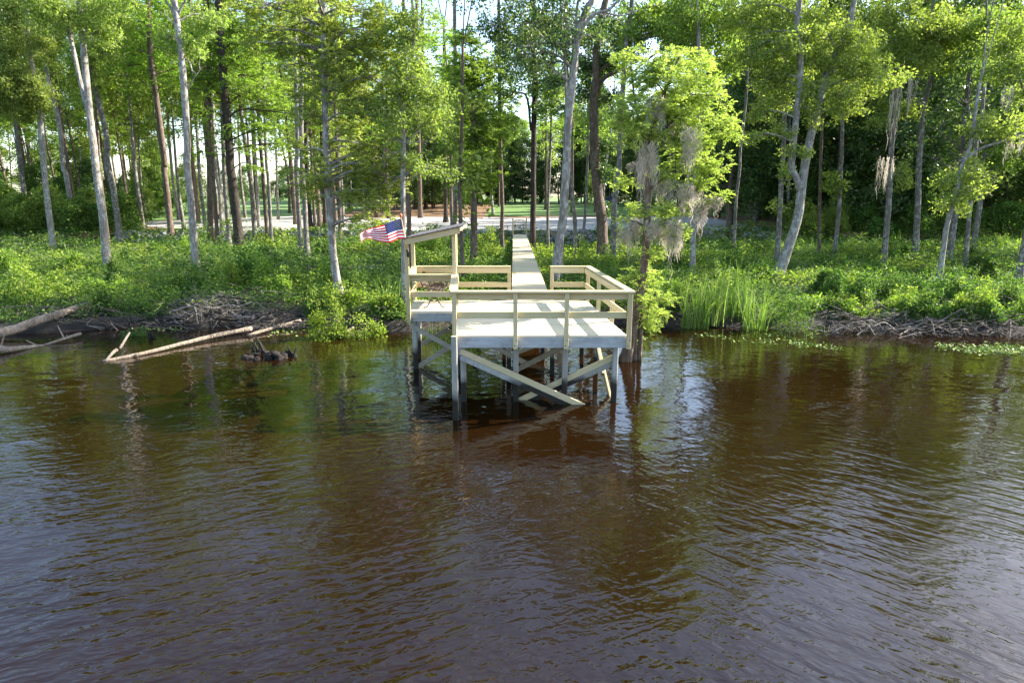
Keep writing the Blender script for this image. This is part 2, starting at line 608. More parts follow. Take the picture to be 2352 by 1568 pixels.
sheet('gravel_road', M['gravel'], -42, 24,
      lambda x: 57.4 + vnoise(x, x * 0, .3, 11) * 1.2 + np.clip(-x - 24, 0, 30) * .5,
      lambda x: 86 + vnoise(x, x * 0, .15, 12) * 5 - np.clip(x + 14, 0, 15) * .5 - np.clip(-x - 22, 0, 30) * .9, 120, 30, .05)
sheet('lawn', M['lawn'], -120, 46,
      lambda x: 87 + vnoise(x, x * 0, .15, 12) * 5 - np.clip(x + 14, 0, 15) * .3 - np.clip(-x - 22, 0, 30) * .9,
      lambda x: 165 + x * 0, 160, 40, .04)
sheet('pine_straw', M['mud'], -24, -3.5, lambda x: 78 + vnoise(x, x * 0, .3, 13) * 5, lambda x: 137 + x * 0, 40, 30, .09)
sheet('meadow', M['lawn'], -700, 700, lambda x: 165.5 + x * 0, lambda x: 1200 + x * 0, 20, 20, .06)

# ------------------------------------------------------------------ foliage
def unit(n, g):
    v = g.normal(size=(n, 3))
    return v / (np.linalg.norm(v, axis=1)[:, None] + 1e-9)


def leaf_quads(P, D, L, Wd, g, droop=.15):
    """rhombic leaves: P base points, D directions, L lengths, Wd widths"""
    n = len(P)
    Dn = D / (np.linalg.norm(D, axis=1)[:, None] + 1e-9)
    rv = unit(n, g)
    Sd = np.cross(Dn, rv)
    Sd /= np.linalg.norm(Sd, axis=1)[:, None] + 1e-9
    Nn = np.cross(Dn, Sd)
    L = np.broadcast_to(L, (n,))[:, None]
    Wd = np.broadcast_to(Wd, (n,))[:, None]
    a = P
    mid = P + Dn * L * .45 + Nn * L * droop * .4
    b = mid + Sd * Wd * .5
    d = mid - Sd * Wd * .5
    c = P + Dn * L
    V = np.stack([a, b, c, d], 1).reshape(-1, 3)
    return V, np.arange(4 * n).reshape(-1, 4)


def broad_clump(c, rc, n, size, g):
    q = unit(n, g) * (g.random((n, 1)) ** .45) * rc * np.array([1, 1, .72])
    D = q / rc + unit(n, g) * .8 + np.array([0, 0, -.25])
    return leaf_quads(c + q, D, size * g.uniform(.65, 1.25, n), size * g.uniform(.38, .6, n), g)


def cypress_clump(c, rc, n, size, g):
    """flat feathery sprays fanning out from the clump's twig"""
    k = max(3, n // 14)
    az = g.uniform(0, 2 * PI, k)
    el = g.normal(.12, .42, k)
    ax = np.stack([np.cos(az) * np.cos(el), np.sin(az) * np.cos(el), np.sin(el)], 1)
    st = c + unit(k, g) * rc * .35 * np.array([1, 1, .5])
    ln = rc * g.uniform(.6, 1.25, k)
    i = np.repeat(np.arange(k), 14)
    tt = np.tile(np.linspace(.1, 1, 14), k)
    P = st[i] + ax[i] * (ln[i] * tt)[:, None] - np.array([0, 0, 1]) * ((tt ** 2) * .18 * ln[i])[:, None]
    sd = np.cross(ax[i], np.array([0, 0, 1.0]))
    sgn = np.where(np.arange(len(i)) % 2, 1, -1)[:, None]
    D = ax[i] * .75 + sd * sgn * .7 + unit(len(i), g) * .5
    return leaf_quads(P, D, size * (1.3 - .6 * tt) * g.uniform(.8, 1.25, len(i)), size * .3, g)


def pine_clump(c, rc, n, size, g):
    q = unit(n, g) * np.array([1, 1, .6])
    return leaf_quads(c + q * rc * .25, q + np.array([0, 0, .2]), rc * g.uniform(.6, 1.1, n), size * .16, g, .05)


CL = {'cypress': cypress_clump, 'broad': broad_clump, 'pine': pine_clump}


def blob_clumps(c, rx, ry, rz, rc, dens, g):
    """clump centres spread through an ellipsoid, gappy"""
    n = max(3, int(dens * (rx * rz) / (rc * rc)))
    q = unit(n, g) * (g.random((n, 1)) ** .55) * 1.22
    return c + q * np.array([rx, ry, rz]) + g.normal(size=(n, 3)) * rc * .35


def limb(mb, a, b, r0, r1, g, m=0, k=5, sag=.15):
    a, b = np.asarray(a, float), np.asarray(b, float)
    L = np.linalg.norm(b - a)
    mid = (a + b) / 2 + g.normal(size=3) * L * .07 + np.array([0, 0, sag * L])
    P = smooth_path([a, mid, b], 4)
    mb.tube(P, np.linspace(r0, r1, len(P)), k, m, True, False)
    return P


N_TREES = 0


def hero(name, label, cat, stems, bark, kind, leaf, blobs, Y=None, over=6, size=.16, rc=.42, dens=3.4, npc=70, rdepth=.8, group=None,
         wob=.1, top=1.0, z0=.55, zr=None, bare=None, spread=90, straight=None):
    """stems: list of (pixel points from base upward, width px at base, width px at top); blobs: (x, y, rx, ry) in photo grid at the tree's own distance"""
    global N_TREES
    N_TREES += 1
    g = np.random.default_rng(1000 + N_TREES)
    bx, by = stems[0][0][0]
    if Y is None:
        Y = onZ(bx, by, z0)[1]
    base = atY(bx, by, Y)
    gz = float(height(base[0], Y)) if zr is None else zr
    loc = np.array([base[0], Y, gz])
    root = empty(name, loc, label, cat, group)
    mb = MB()
    mpp = math.hypot(Y, CAMZ - 2) / F
    paths = []
    lean = g.normal() * .02
    for si, (pts, w0, w1) in enumerate(stems):
        P = np.array([atY(x, y, Y + (i * .0)) for i, (x, y) in enumerate(pts)])
        if si == 0:
            d0 = (P[0] - P[1]) / (P[0][2] - P[1][2] + 1e-6)
            P = np.vstack([P[0] + d0 * (gz - .15 - P[0][2]), P]) if P[0][2] > gz else P
        P[:, 1] += (P[:, 2] - gz) * lean + (0 if si == 0 else 1) * (P[:, 2] - P[0, 2]) * g.normal() * .12
        if top and pts[-1][1] < 60:      # carry the stem on above the frame
            d = (P[-1] - P[-2])
            d = d / (np.linalg.norm(d) + 1e-9)
            d = d * .6 + np.array([0, 0, .5])
            up = g.uniform(1.5, 3.5) * top
            P = np.vstack([P, P[-1] + d * up * .5 + g.normal(size=3) * .15, P[-1] + d * up + g.normal(size=3) * .3])
            rr_end = .3
        else:
            rr_end = 1
        PP = smooth_path(P, 5)
        s = np.linspace(0, 1, len(PP))
        rad = (w0 * (1 - s) + w1 * s) * .5 * mpp
        if rr_end < 1:
            zc = PP[:, 2]
            zt = P[-3][2]
            f = np.clip((zc - zt) / (PP[-1][2] - zt + 1e-6), 0, 1)
            rad = rad * (1 - f * .8)
        if si == 0:
            zb = PP[:, 2] - gz
            rad = rad * (1 + .8 * np.exp(-np.clip(zb, 0, None) / .4))
        mb.tube(PP, rad, 10, 0, True, True, wob, N_TREES * 7 + si)
        paths.append((PP, rad))
    AP = np.vstack([q[0] for q in paths])
    AR = np.concatenate([q[1] for q in paths])
    allV, allF, off = [], [], 0
    bl = list(blobs)
    tp = AP[np.argmax(AP[:, 2])]
    tpx = None
    fn = CL[kind]
    world = []
    for (x, y, rx, ry) in bl:
        c = atY(x, y, Y)
        c[1] += g.normal() * rx * mpp * .5
        world.append((c, rx * mpp, ry * mpp, 1.0))
    ztop = AP[:, 2].max()
    for k in range(int(math.ceil(over * .5))):
        zz = g.uniform(atY(bx, 0, Y)[2] + .8, max(ztop, atY(bx, 0, Y)[2] + 2) + 1.2)
        i = np.argmin(np.abs(AP[:, 2] - zz) + np.abs(g.normal(size=len(AP))) * .3)
        c = AP[i] + np.array([g.normal() * spread * mpp * .55, g.normal() * spread * mpp * .5, 0])
        c[2] = zz
        world.append((c, spread * mpp * .6, spread * mpp * .35, .75))
    for (c, rx, rz, dm) in world:
        rc_, npc_ = (rc * .85, npc * .75) if kind == 'cypress' else (rc * .72, npc * .55)
        cc = blob_clumps(c, rx, rx * rdepth, rz, rc_, dens * dm * (2.0 if kind == 'cypress' else 1.9), g)
        # a limb from the stem to the blob, twigs on to its clumps
        below = AP[:, 2] < c[2] - .1 * rx
        cand = np.where(below)[0] if below.any() else np.arange(len(AP))
        dd = np.linalg.norm((AP[cand] - c) * np.array([1, 1, .6]), axis=1)
        i = cand[np.argmin(dd)]
        r0 = min(AR[i] * .5, .03 + .012 * np.linalg.norm(AP[i] - c))
        LP = limb(mb, AP[i], c, r0, r0 * .35, g)
        for q in cc[:14]:
            j = g.integers(len(LP) // 2, len(LP))
            limb(mb, LP[j], q, r0 * .32, .006, g, 0, 3, .05)
        for q in cc:
            kf = g.uniform(.35, 1.2)
            v, f = fn(q, rc_ * (.6 + .5 * kf), max(10, int(npc_ * kf)), size * g.uniform(.8, 1.15), g)
            allV.append(v)
            allF.append(f + off)
            off += len(v)
    if bare:
        for (x0, y0, x1, y1, wpx) in bare:
            a, b = atY(x0, y0, Y), atY(x1, y1, Y)
            b[1] += g.normal() * .3
            LP = limb(mb, a, b, wpx * .5 * mpp, .01, g, 0, 5, .06)
            L = np.linalg.norm(b - a)
            for q in range(6):
                j = g.integers(1, len(LP))
                e = LP[j] + (b - a) * g.uniform(.12, .3) + g.normal(size=3) * L * .13 + np.array([0, 0, L * .1])
                limb(mb, LP[j], e, .016, .005, g, 0, 3, .05)
    mb.build('trunk', BARK[bark], root, loc)
    if allV:
        me = mesh_np('crown', np.vstack(allV) - loc, np.vstack(allF), LEAF[leaf])
        link('crown', me, root)
    return root

# ------------------------------------------------------------------ dock
DZ, SK, Y0 = 1.55, -.072, 13.2
XL, XR, XB, BB, BE = -1.23, 2.43, -2.43, 2.87, 4.65
HR = .96


def D(x, b, z):
    return np.array([x + SK * b, Y0 + b, z])


dock = empty('dock', D(0.6, 2.3, 0), 'new pine fishing dock on weathered pilings with railings and a small shed roof', 'dock')
DL = np.array(dock.location)


def part(mb, name, mats, parent=dock, loc=DL):
    return mb.build(name, mats, parent, loc)


mb = MB()
b = .07
gi = 0
g = np.random.default_rng(3)
while b < BE:
    x0 = XB if b > BB else XL
    mb.bar(D(x0 - g.uniform(0, .012), b, DZ - .02 + g.normal() * .0008), D(XR + g.uniform(0, .012), b, DZ - .02 + g.normal() * .0008), .135, .04, 0, bevel=.004)
    b += .1445
part(mb, 'deck_floor', M['deck'])


def fascia(a, b_, mat='grey_x'):
    m_ = MB()
    m_.bar(a, b_, .042, .225, 0)
    return part(m_, 'fascia_board', M[mat])


zf = DZ - .041 - .1125
for k, (xa, xb) in enumerate(((XL + .05, .06), (.065, 1.14), (1.145, XR - .01))):
    fascia(D(xa, .0, zf), D(xb, .0, zf))
fascia(D(XB + .05, BB, zf), D(XL - .06, BB, zf))
fascia(D(XL + .02, .03, zf - .002), D(XL + .02, BB - .03, zf - .002))
fascia(D(XR - .035, .03, zf - .002), D(XR - .035, BE - .03, zf - .002))
fascia(D(XB + .02, BB + .03, zf - .002), D(XB + .02, BE - .03, zf - .002))
fascia(D(XB + .05, BE, zf), D(XR - .06, BE, zf))
mb = MB()
for bb in np.arange(.5, BE - .2, .52):
    mb.bar(D(XL + .06 if bb < BB + .1 else XB + .06, bb, zf - .012), D(XR - .07, bb, zf - .012), .04, .2, 0)
part(mb, 'joists', M['grey_x'])


def post(x, bq, z0, z1, s=.092, name='railing_post', mat='pine_z'):
    m_ = MB()
    m_.bar(D(x, bq, z0), D(x, bq, z1), s, s, 0, up=(0, 1, 0), bevel=.006)
    for zz in (z0 + .07, z0 + .19):
        c_ = D(x + .018 * (1 if zz > z0 + .1 else -1), bq, zz)
        sg = -1 if bq < 3 else 1
        m_.tube([c_ + np.array([0, sg * s * .45, 0]), c_ + np.array([0, sg * (s * .5 + .01), 0])], .011, 6, 1)
    return part(m_, name, [M[mat], M['iron']])


zb, zt = DZ - .27, DZ + HR - .045
for x in (XL + .02, .065, 1.14, XR + .03):
    post(x, -.07, zb, zt)
for bq in (1.55, 3.1, BE - .06):
    post(XR + .03, bq, zb, zt)
post(1.13 - SK * BE, BE + .07, zb, zt)
post(-.08 - SK * BE, BE + .07, zb, zt)
post(XL + .0, 1.4, zb, zt)
# tall roof posts
ROOFY = Y0 + BB
rl, rr = atY(927, 549, Y0 + BB - .3), atY(1058, 521, Y0 + BB - .3)


def roof_z(x):
    f = (x - rl[0]) / (rr[0] - rl[0])
    return rl[2] + f * (rr[2] - rl[2])


for (x, bq) in ((XB + .0, BB - .07), (XB + .0, BE + .07), (XL - .01, BB - .07), (XL - .01, BE + .07)):
    pz = roof_z(D(x, bq, 0)[0]) - .13
    post(x, bq, zb, pz, .1, 'roof_post')


def rail(a, b_, name, h, z, wdt=.04, mat='pine_x'):
    m_ = MB()
    a, b_ = np.array(a), np.array(b_)
    a[2] = b_[2] = z
    m_.bar(a, b_, wdt, h, 0)
    return part(m_, name, M[mat])


zc, zu, zm = DZ + HR - .02, DZ + HR - .12, DZ + .44
# front
rail(D(XL - .05, -.045, 0), D(XR + .12, -.045, 0), 'rail_cap', .04, zc, .2)
rail(D(XL + .0, -.003, 0), D(XR - .02, -.003, 0), 'rail_board', .14, zu)
rail(D(XL + .0, -.003, 0), D(XR - .02, -.003, 0), 'rail_board', .14, zm)
# right side
rail(D(XR + .045, .06, 0), D(XR + .045, BE + .16, 0), 'rail_cap', .04, zc - .001, .16, 'pine_y')
rail(D(XR - .04, .03, 0), D(XR - .04, BE - .02, 0), 'rail_board', .14, zu - .003, .04, 'pine_y')
rail(D(XR - .04, .03, 0), D(XR - .04, BE - .02, 0), 'rail_board', .14, zm - .003, .04, 'pine_y')
# back right, back left
rail(D(1.13 - SK * BE - .05, BE + .06, 0), D(XR - .04, BE + .06, 0), 'rail_cap', .04, zc, .16)
rail(D(1.13 - SK * BE - .04, BE + .005, 0), D(XR - .07, BE + .005, 0), 'rail_board', .14, zu)
rail(D(1.13 - SK * BE - .04, BE + .005, 0), D(XR - .07, BE + .005, 0), 'rail_board', .14, zm)
rail(D(XB + .06, BE + .06, 0), D(-.03 - SK * BE, BE + .06, 0), 'rail_cap', .04, zc, .14)
rail(D(XB - .04, BE + .005, 0), D(-.03 - SK * BE, BE + .005, 0), 'rail_board', .14, zu)
rail(D(XB - .04, BE + .005, 0), D(-.03 - SK * BE, BE + .005, 0), 'rail_board', .14, zm)
# short left side of the front platform
rail(D(XL - .005, .06, 0), D(XL - .005, BB - .13, 0), 'rail_cap', .04, zc - .001, .17, 'pine_y')
rail(D(XL + .07, .03, 0), D(XL + .07, BB - .12, 0), 'rail_board', .14, zu - .003, .04, 'pine_y')
rail(D(XL + .07, .03, 0), D(XL + .07, BB - .12, 0), 'rail_board', .14, zm - .003, .04, 'pine_y')
# bay front and left
rail(D(XB - .06, BB - .05, 0), D(XL - .07, BB - .05, 0), 'rail_cap', .04, zc, .15)
rail(D(XB + .0, BB + .003, 0), D(XL - .02, BB + .003, 0), 'rail_board', .14, zu)
rail(D(XB + .0, BB + .003, 0), D(XL - .02, BB + .003, 0), 'rail_board', .14, zm)
rail(D(XB + .03, BB + .03, 0), D(XB + .03, BE - .02, 0), 'rail_cap', .04, zc - .001, .14, 'pine_y')
rail(D(XB + .075, BB + .03, 0), D(XB + .075, BE - .02, 0), 'rail_board', .14, zu - .003, .04, 'pine_y')
rail(D(XB + .075, BB + .03, 0), D(XB + .075, BE - .02, 0), 'rail_board', .14, zm - .003, .04, 'pine_y')
# shed roof over the bay
ya, yb = Y0 + BB - .32, Y0 + BE + .25
sl = (rr[2] - rl[2]) / (rr[0] - rl[0])
mb = MB()
nrm = np.array([-sl, 0, 1.0])
mb.bar([rl[0], ya, rl[2]], [rl[0], yb, rl[2]], .02, .02, 0)
NR = 12
for k in range(NR):      # courses of shingles lapping up the slope
    x0_ = rl[0] - .03 + (rr[0] - rl[0] + .06) * k / NR
    x1_ = x0_ + (rr[0] - rl[0] + .06) / NR + .04
    xm_ = (x0_ + x1_) / 2
    mb.bar([xm_, ya, roof_z(xm_) + .012 - (k % 2) * .001], [xm_, yb, roof_z(xm_) + .012 - (k % 2) * .001], x1_ - x0_, .018, 0, up=(-sl - .04, 0, 1))
roof = part(mb, 'roof', M['shingle'])
for yy in (ya + .05, (ya + yb) / 2, yb - .05):
    mb = MB()
    mb.bar([rl[0] + .03, yy, roof_z(rl[0] + .03) - .085], [rr[0] - .05, yy, roof_z(rr[0] - .05) - .085], .045, .13, 0, up=(-sl, 0, 1))
    mb.build('rafter', M['pine_x'], roof, DL)
for xx, dz_, hh in ((rr[0] - .02, rr[2] - .05, .1), (rl[0] + .005, rl[2] - .055, .09)):
    mb = MB()
    mb.bar([xx, ya + .01, dz_], [xx, yb - .01, dz_], .03, hh, 0)
    mb.build('roof_trim', M['pine_y'], roof, DL)


# pilings
def piling(x, y, z1, s=.12, z0=-1.0, name='piling', mat='piling'):
    m_ = MB()
    m_.bar([x, y, z0], [x, y, z1], s, s, 0, up=(0, 1, 0), bevel=.015)
    return part(m_, name, M[mat])


pz = DZ - .28
for px in (1065, 1184.7, 1297, 1411):
    q = atY(px, 918, Y0 + .2)
    piling(q[0], Y0 + .3, pz + .01)
for x in (XL + .1, .1, 1.2, XR - .12):
    for bq in (2.45, 4.45):
        q = D(x, bq, 0)
        piling(q[0], q[1], pz)
for (x, bq) in ((XB + .12, BB + .12), (XB + .12, BE - .2)):
    q = D(x, bq, 0)
    piling(q[0], q[1], pz)


def brace(a, b_, wdt=.05, h=.125, mat='brace', lower=True):
    m_ = MB()
    a, b_ = np.array(a, float), np.array(b_, float)
    m_.bar(a, b_, wdt, h, 0)
    if lower:
        d = np.array([0, .012, -h - .012])
        m_.bar(a + d, b_ + d, wdt + .01, h * .9, 1)
    return part(m_, 'brace', [M[mat], M['piling']])


yf = Y0 + .07
brace(atY(1058, 806, yf), atY(1345, 935, yf))
brace(atY(1409, 820, yf + .32), atY(1165, 932, yf + .32))
ybay = Y0 + BB + .04
brace(atY(944, 748, ybay), atY(1040, 800, ybay), mat='sidebrace', lower=False)
brace(atY(1040, 792, ybay + .13), atY(950, 848, ybay + .13), mat='sidebrace', lower=False)
ym = Y0 + 2.38
brace(atY(1137, 796, ym), atY(1215, 838, ym), mat='sidebrace', lower=False)
brace(atY(1292, 797, ym - .06), atY(1180, 852, ym - .06), mat='sidebrace', lower=False)
yk = Y0 + 4.38
brace(atY(970, 790, yk), atY(1030, 755, yk), mat='sidebrace', lower=False)
brace(atY(1290, 770, yk), atY(1180, 812, yk), mat='sidebrace', lower=False)
brace(D(XR - .2, 2.6, 1.28), D(XR - .15, .45, -.15), mat='brace', lower=False)
brace(D(XR - .27, 2.3, 1.28), D(XR - .22, 1.2, .35), mat='sidebrace', lower=False)

# boardwalk to the shore
bw0, bw1 = np.array([.0, Y0 + BE + .075, DZ]), np.array([.1, 55.0, 1.17])
bwalk = empty('boardwalk', (0.55, 36, float(height(.5, 36))), 'long straight pine boardwalk leading from the dock across the marsh to the gate', 'boardwalk')
BL = np.array(bwalk.location)
BWW = 1.1


def bwp(f, s, dz=0.0):
    return bw0 + (bw1 - bw0) * f + np.array([s * BWW, 0, dz])


mb = MB()
Lb = bw1[1] - bw0[1]
nb = int(Lb / .1445)
for k in range(nb):
    f = (k + .5) / nb
    e = g.uniform(0, .015, 2)
    zj = g.normal() * .0008
    mb.bar(bwp(f, -e[0], -.02 + zj), bwp(f, 1 + e[1], -.02 + zj), .135, .04, 0, bevel=.004)
part(mb, 'deck_boards', M['walk'], bwalk, BL)
for s in (.03, .97):
    m_ = MB()
    m_.bar(bwp(0, s, -.15), bwp(1, s, -.15), .04, .2, 0)
    part(m_, 'stringer', M['sidebrace'], bwalk, BL)
for k in range(13):
    for s in (.08, .92):
        q = bwp((k + .6) / 13, s)
        m_ = MB()
        m_.bar([q[0], q[1], float(height(q[0], q[1])) - .4], [q[0], q[1], q[2] - .05], .1, .1, 0, up=(0, 1, 0), bevel=.012)
        part(m_, 'piling', M['piling'], bwalk, BL)

# gate at the landward end
gate = empty('gate', bwp(.985, .5), 'black barred iron gate between two pine posts at the landward end of the boardwalk', 'gate')
GL = np.array(gate.location)
for s in (-.02, 1.02):
    q = bwp(.985, s)
    m_ = MB()
    m_.bar(q, q + np.array([0, 0, 1.38]), .12, .12, 0, up=(0, 1, 0), bevel=.012)
    part(m_, 'gate_post', M['pine_z'], gate, GL)
m_ = MB()
qa, qb = bwp(.985, .09), bwp(.985, .91)
for k in range(9):
    f = k / 8
    q = qa + (qb - qa) * f
    arch = .07 * math.sin(PI * f)
    m_.tube([q + np.array([0, 0, .08]), q + np.array([0, 0, 1.2 + arch])], .016 if 0 < k < 8 else .024, 6, 0)
m_.tube([qa + np.array([0, 0, .1]), qb + np.array([0, 0, .1])], .02, 6, 0)
m_.tube([qa + (qb - qa) * f + np.array([0, 0, 1.14 + .07 * math.sin(PI * f)]) for f in np.linspace(0, 1, 9)], .018, 6, 0)
m_.tube([qa + (qb - qa) * f + np.array([0, 0, 1.2 + .07 * math.sin(PI * f)]) for f in np.linspace(0, 1, 9)], .018, 6, 0)
part(m_, 'gate_panel', M['black'], gate, GL)

# lone mooring post
mp_top = atY(1043, 772, 12.3)
m_ = MB()
m_.bar([mp_top[0], 12.3, -1], [mp_top[0], 12.3, mp_top[2]], .115, .115, 0, up=(0, 1, 0), bevel=.015)
o = m_.build('mooring_post', M['piling'], None, (mp_top[0], 12.3, 0))
o.location = (mp_top[0], 12.3, 0)
tag(o, 'single square grey post standing in the water just in front of the dock corner', 'post')

# ------------------------------------------------------------------ flag
FY = Y0 + BB - .2
flag = empty('flag', atY(936, 600, FY), 'red, white and blue stars and stripes flag blowing left from the dock', 'flag')
FL = np.array(flag.location)
pb, pt = atY(936.5, 585, FY - .02), atY(921.5, 499.5, FY - .02)
m_ = MB()
m_.tube([pb, pt], .012, 8, 0)
m_.build('flagpole', M['pole'], flag, FL)
m_ = MB()
dpt = (pt - pb) / np.linalg.norm(pt - pb)
m_.tube([pt - dpt * .01, pt + dpt * .015, pt + dpt * .05, pt + dpt * .085, pt + dpt * .1], [.012, .028, .036, .026, .006], 10, 0)
m_.build('finial', M['orange'], flag, FL)
m_ = MB()
m_.tube([pb - dpt * .05, pb + dpt * .12], .022, 8, 0)
m_.box(pb + np.array([.01, .03, 0]), (.05, .03, .12), 0)
m_.build('bracket', M['black'], flag, FL)
TOP = np.array([(922.5, 502.5), (914, 503.5), (898, 509), (882, 516), (862, 521.5), (842, 528), (830, 533.5), (826, 538)], float)
BOT = np.array([(930.5, 548), (915, 548.5), (904, 554), (893, 558), (869, 554), (849, 547.5), (838, 549), (830, 557)], float)
TT = np.array([0, .1, .25, .41, .58, .78, .91, 1.0])


def flag_pt(u, v, off=0.0):
    def base(u, v):
        tx = np.interp(u, TT, TOP[:, 0]) * (1 - v) + np.interp(u, TT, BOT[:, 0]) * v
        ty = np.interp(u, TT, TOP[:, 1]) * (1 - v) + np.interp(u, TT, BOT[:, 1]) * v
        d = .11 * math.sin(u * 9.5 + v * 1.4) * min(1, u * 3) + .05 * math.sin(u * 17 - v * 2) * min(1, u * 3) + (u > .8) * (u - .8) * 1.2 * (v - .3)
        return atY(tx, ty, FY - d * .8)
    p_ = base(u, v)
    if off:
        e = .004
        a_ = base(min(1, u + e), v) - base(max(0, u - e), v)
        b_ = base(u, min(1, v + e)) - base(u, max(0, v - e))
        n_ = np.cross(a_, b_)
        p_ = p_ + n_ / np.linalg.norm(n_) * off
    return p_


NU, NVv = 60, 39
P = np.array([flag_pt(i / NU, j / NVv) for j in range(NVv + 1) for i in range(NU + 1)])
fq, mi = [], []
for j in range(NVv):
    for i in range(NU):
        a_ = j * (NU + 1) + i
        fq.append([a_, a_ + 1, a_ + NU + 2, a_ + NU + 1])
        st = j // 3
        mi.append(2 if (i < NU * .4 and st < 7) else (0 if st % 2 == 0 else 1))
link('cloth', mesh_np('cloth', P - FL, fq, [M['red'], M['white'], M['blue']], mi, True), flag)
m_ = MB()
for r_ in range(9):
    nst = 6 if r_ % 2 == 0 else 5
    for c_ in range(nst):
        u_ = .4 * ((c_ + .5) / 6 if nst == 6 else (c_ + 1) / 6)
        v_ = 7 / 13 * (r_ + .7) / 9.4
        for off in (.003, -.003):
            ring = []
            for k in range(10):
                rr_ = (1.0 if k % 2 == 0 else .42)
                th = -PI / 2 + k * PI / 5
                ring.append(flag_pt(max(0, u_ + .021 * rr_ * math.cos(th)), v_ + .034 * rr_ * math.sin(th), off))
            cen = flag_pt(u_, v_, off)
            ring = np.array(ring + [cen])
            m_.add(ring, [[9, 0, 1, 10], [1, 2, 3, 10], [3, 4, 5, 10], [5, 6, 7, 10], [7, 8, 9, 10]], 0)
m_.build('stars', M['white'], flag, FL)

# ------------------------------------------------------------------ bench
bq0 = np.array(D(XB + .62, BB + .55, DZ))
bench = empty('garden_bench', bq0, 'dark cast iron garden bench with scrolled ends under the small shed roof', 'bench')


def arc(cx_, cz_, r_, a0, a1, y, n=10):
    return [[cx_ + r_ * math.cos(a), y, cz_ + r_ * math.sin(a)] for a in np.linspace(a0, a1, n)]


for yy in (0, 1.15):
    m_ = MB()
    q = lambda pts, r_=.014: m_.tube(smooth_path([[a_, yy, c_] for a_, c_ in pts], 5), r_, 6, 0)
    q([(-.22, .0), (-.17, .05), (-.09, .2), (-.05, .36), (-.16, .42)], .017)
    q([(.24, .0), (.19, .05), (.11, .2), (.08, .36), (.2, .42)], .017)
    q([(-.23, .01), (-.28, .0)], .02)
    q([(.24, .01), (.29, .0)], .02)
    q([(-.09, .2), (0, .17), (.11, .2)])
    q([(-.05, .3), (0, .24), (.08, .3)], .01)
    q([(-.24, .42), (0, .4), (.24, .41)], .018)
    q([(-.24, .42), (-.3, .6), (-.36, .76), (-.42, .8), (-.44, .75), (-.4, .72)], .017)
    q([(-.28, .62), (-.1, .58), (.1, .64), (.24, .66), (.29, .6), (.25, .54), (.2, .57)], .017)
    q([(.22, .42), (.24, .5), (.2, .57)], .014)
    q([(-.16, .42), (-.1, .5), (0, .5), (.08, .56), (.16, .6)], .01)
    q([(-.05, .42), (.03, .48), (.12, .46), (.18, .5)], .01)
    q([(-.26, .5), (-.18, .54), (-.1, .5), (-.14, .45)], .01)
    m_.build('end_frame', M['iron'], bench)
m_ = MB()
for k in range(6):
    xx = -.2 + k * .085
    m_.bar([xx, -.02, .435 - .02 * (k == 0)], [xx, 1.17, .435 - .02 * (k == 0)], .06, .022, 0)
m_.build('seat', M['slat'], bench)
m_ = MB()
for k, (xx, zz) in enumerate(((-.275, .54), (-.305, .63), (-.35, .73))):
    m_.bar([xx, -.02, zz], [xx, 1.17, zz], .022, .055, 0, up=(-.35, 0, 1))
for k in range(6):
    yy = .12 + k * .18
    m_.tube(arc(0, 0, 1, 0, .1, 0, 2) if False else [[-.29, yy, .56], [-.3, yy + .06, .6], [-.31, yy + .03, .65], [-.325, yy - .03, .68]], .01, 5, 1)
m_.build('backrest', [M['slat'], M['iron']], bench)

# ------------------------------------------------------------------ trees standing in the marsh, read off one by one
T = 'tree'
# --- left bank
hero('forked_tree', 'pale smooth tree at far left whose stem forks in two at mid height', T,
     [([(246, 614), (234, 500), (221, 413), (211, 335), (203, 277), (196, 211), (186, 119), (182, 74), (174, 0)], 17, 10),
      ([(203, 277), (182, 211), (158, 127), (142, 66), (121, 0)], 9, 7)], 'pale', 'broad', 'broad',
     [(150, 40, 60, 30), (215, 20, 50, 30), (110, 15, 45, 30), (235, 80, 35, 25)], over=9, size=.17)
hero('tree', 'pale straight tree left of the forked pale tree, bright leaves on its left', T,
     [([(124, 577), (110, 470), (101, 383), (91, 264), (84, 232), (71, 145), (62, 60), (58, 5)], 13, 9)], 'pale', 'broad', 'broad',
     [(20, 140, 50, 70), (60, 200, 55, 40), (25, 60, 50, 40), (95, 215, 40, 25), (110, 100, 35, 30), (15, 230, 45, 35), (40, 20, 40, 25), (60, 260, 45, 20)], over=8, size=.18)
hero('tree', 'slim greyish tree between the pale straight tree and the forked tree', T,
     [([(174, 546), (155, 412), (147, 383), (142, 303), (132, 250), (116, 185), (111, 148), (98, 60), (92, 5)], 10, 6)], 'pale', 'broad', 'far',
     [(115, 150, 35, 30), (130, 60, 45, 30), (95, 110, 30, 25)], over=5)
hero('tree', 'grey leaning tree just right of the forked pale tree', T,
     [([(278, 562), (258, 421), (246, 383), (245, 316), (224, 224), (208, 163), (196, 80), (190, 5)], 13, 8)], 'grey', 'broad', 'far',
     [(230, 130, 45, 30), (250, 60, 45, 35), (215, 190, 30, 20)], over=6)
hero('birch_like_tree', 'speckled white tree with bare white forks at the top left of centre', T,
     [([(450, 622), (440, 471), (431, 383), (432, 335), (427, 224), (419, 119), (409, 40), (404, 0)], 16, 11),
      ([(414, 80), (400, 25), (386, 0)], 5, 4), ([(410, 45), (424, 12), (430, 0)], 5, 4)], 'pale', 'broad', 'broad',
     [(455, 40, 45, 30), (430, 95, 35, 25), (375, 90, 30, 22)], over=7, bare=[(420, 130, 455, 175, 4), (426, 215, 460, 160, 3), (415, 70, 370, 30, 4), (412, 50, 445, 5, 4)])
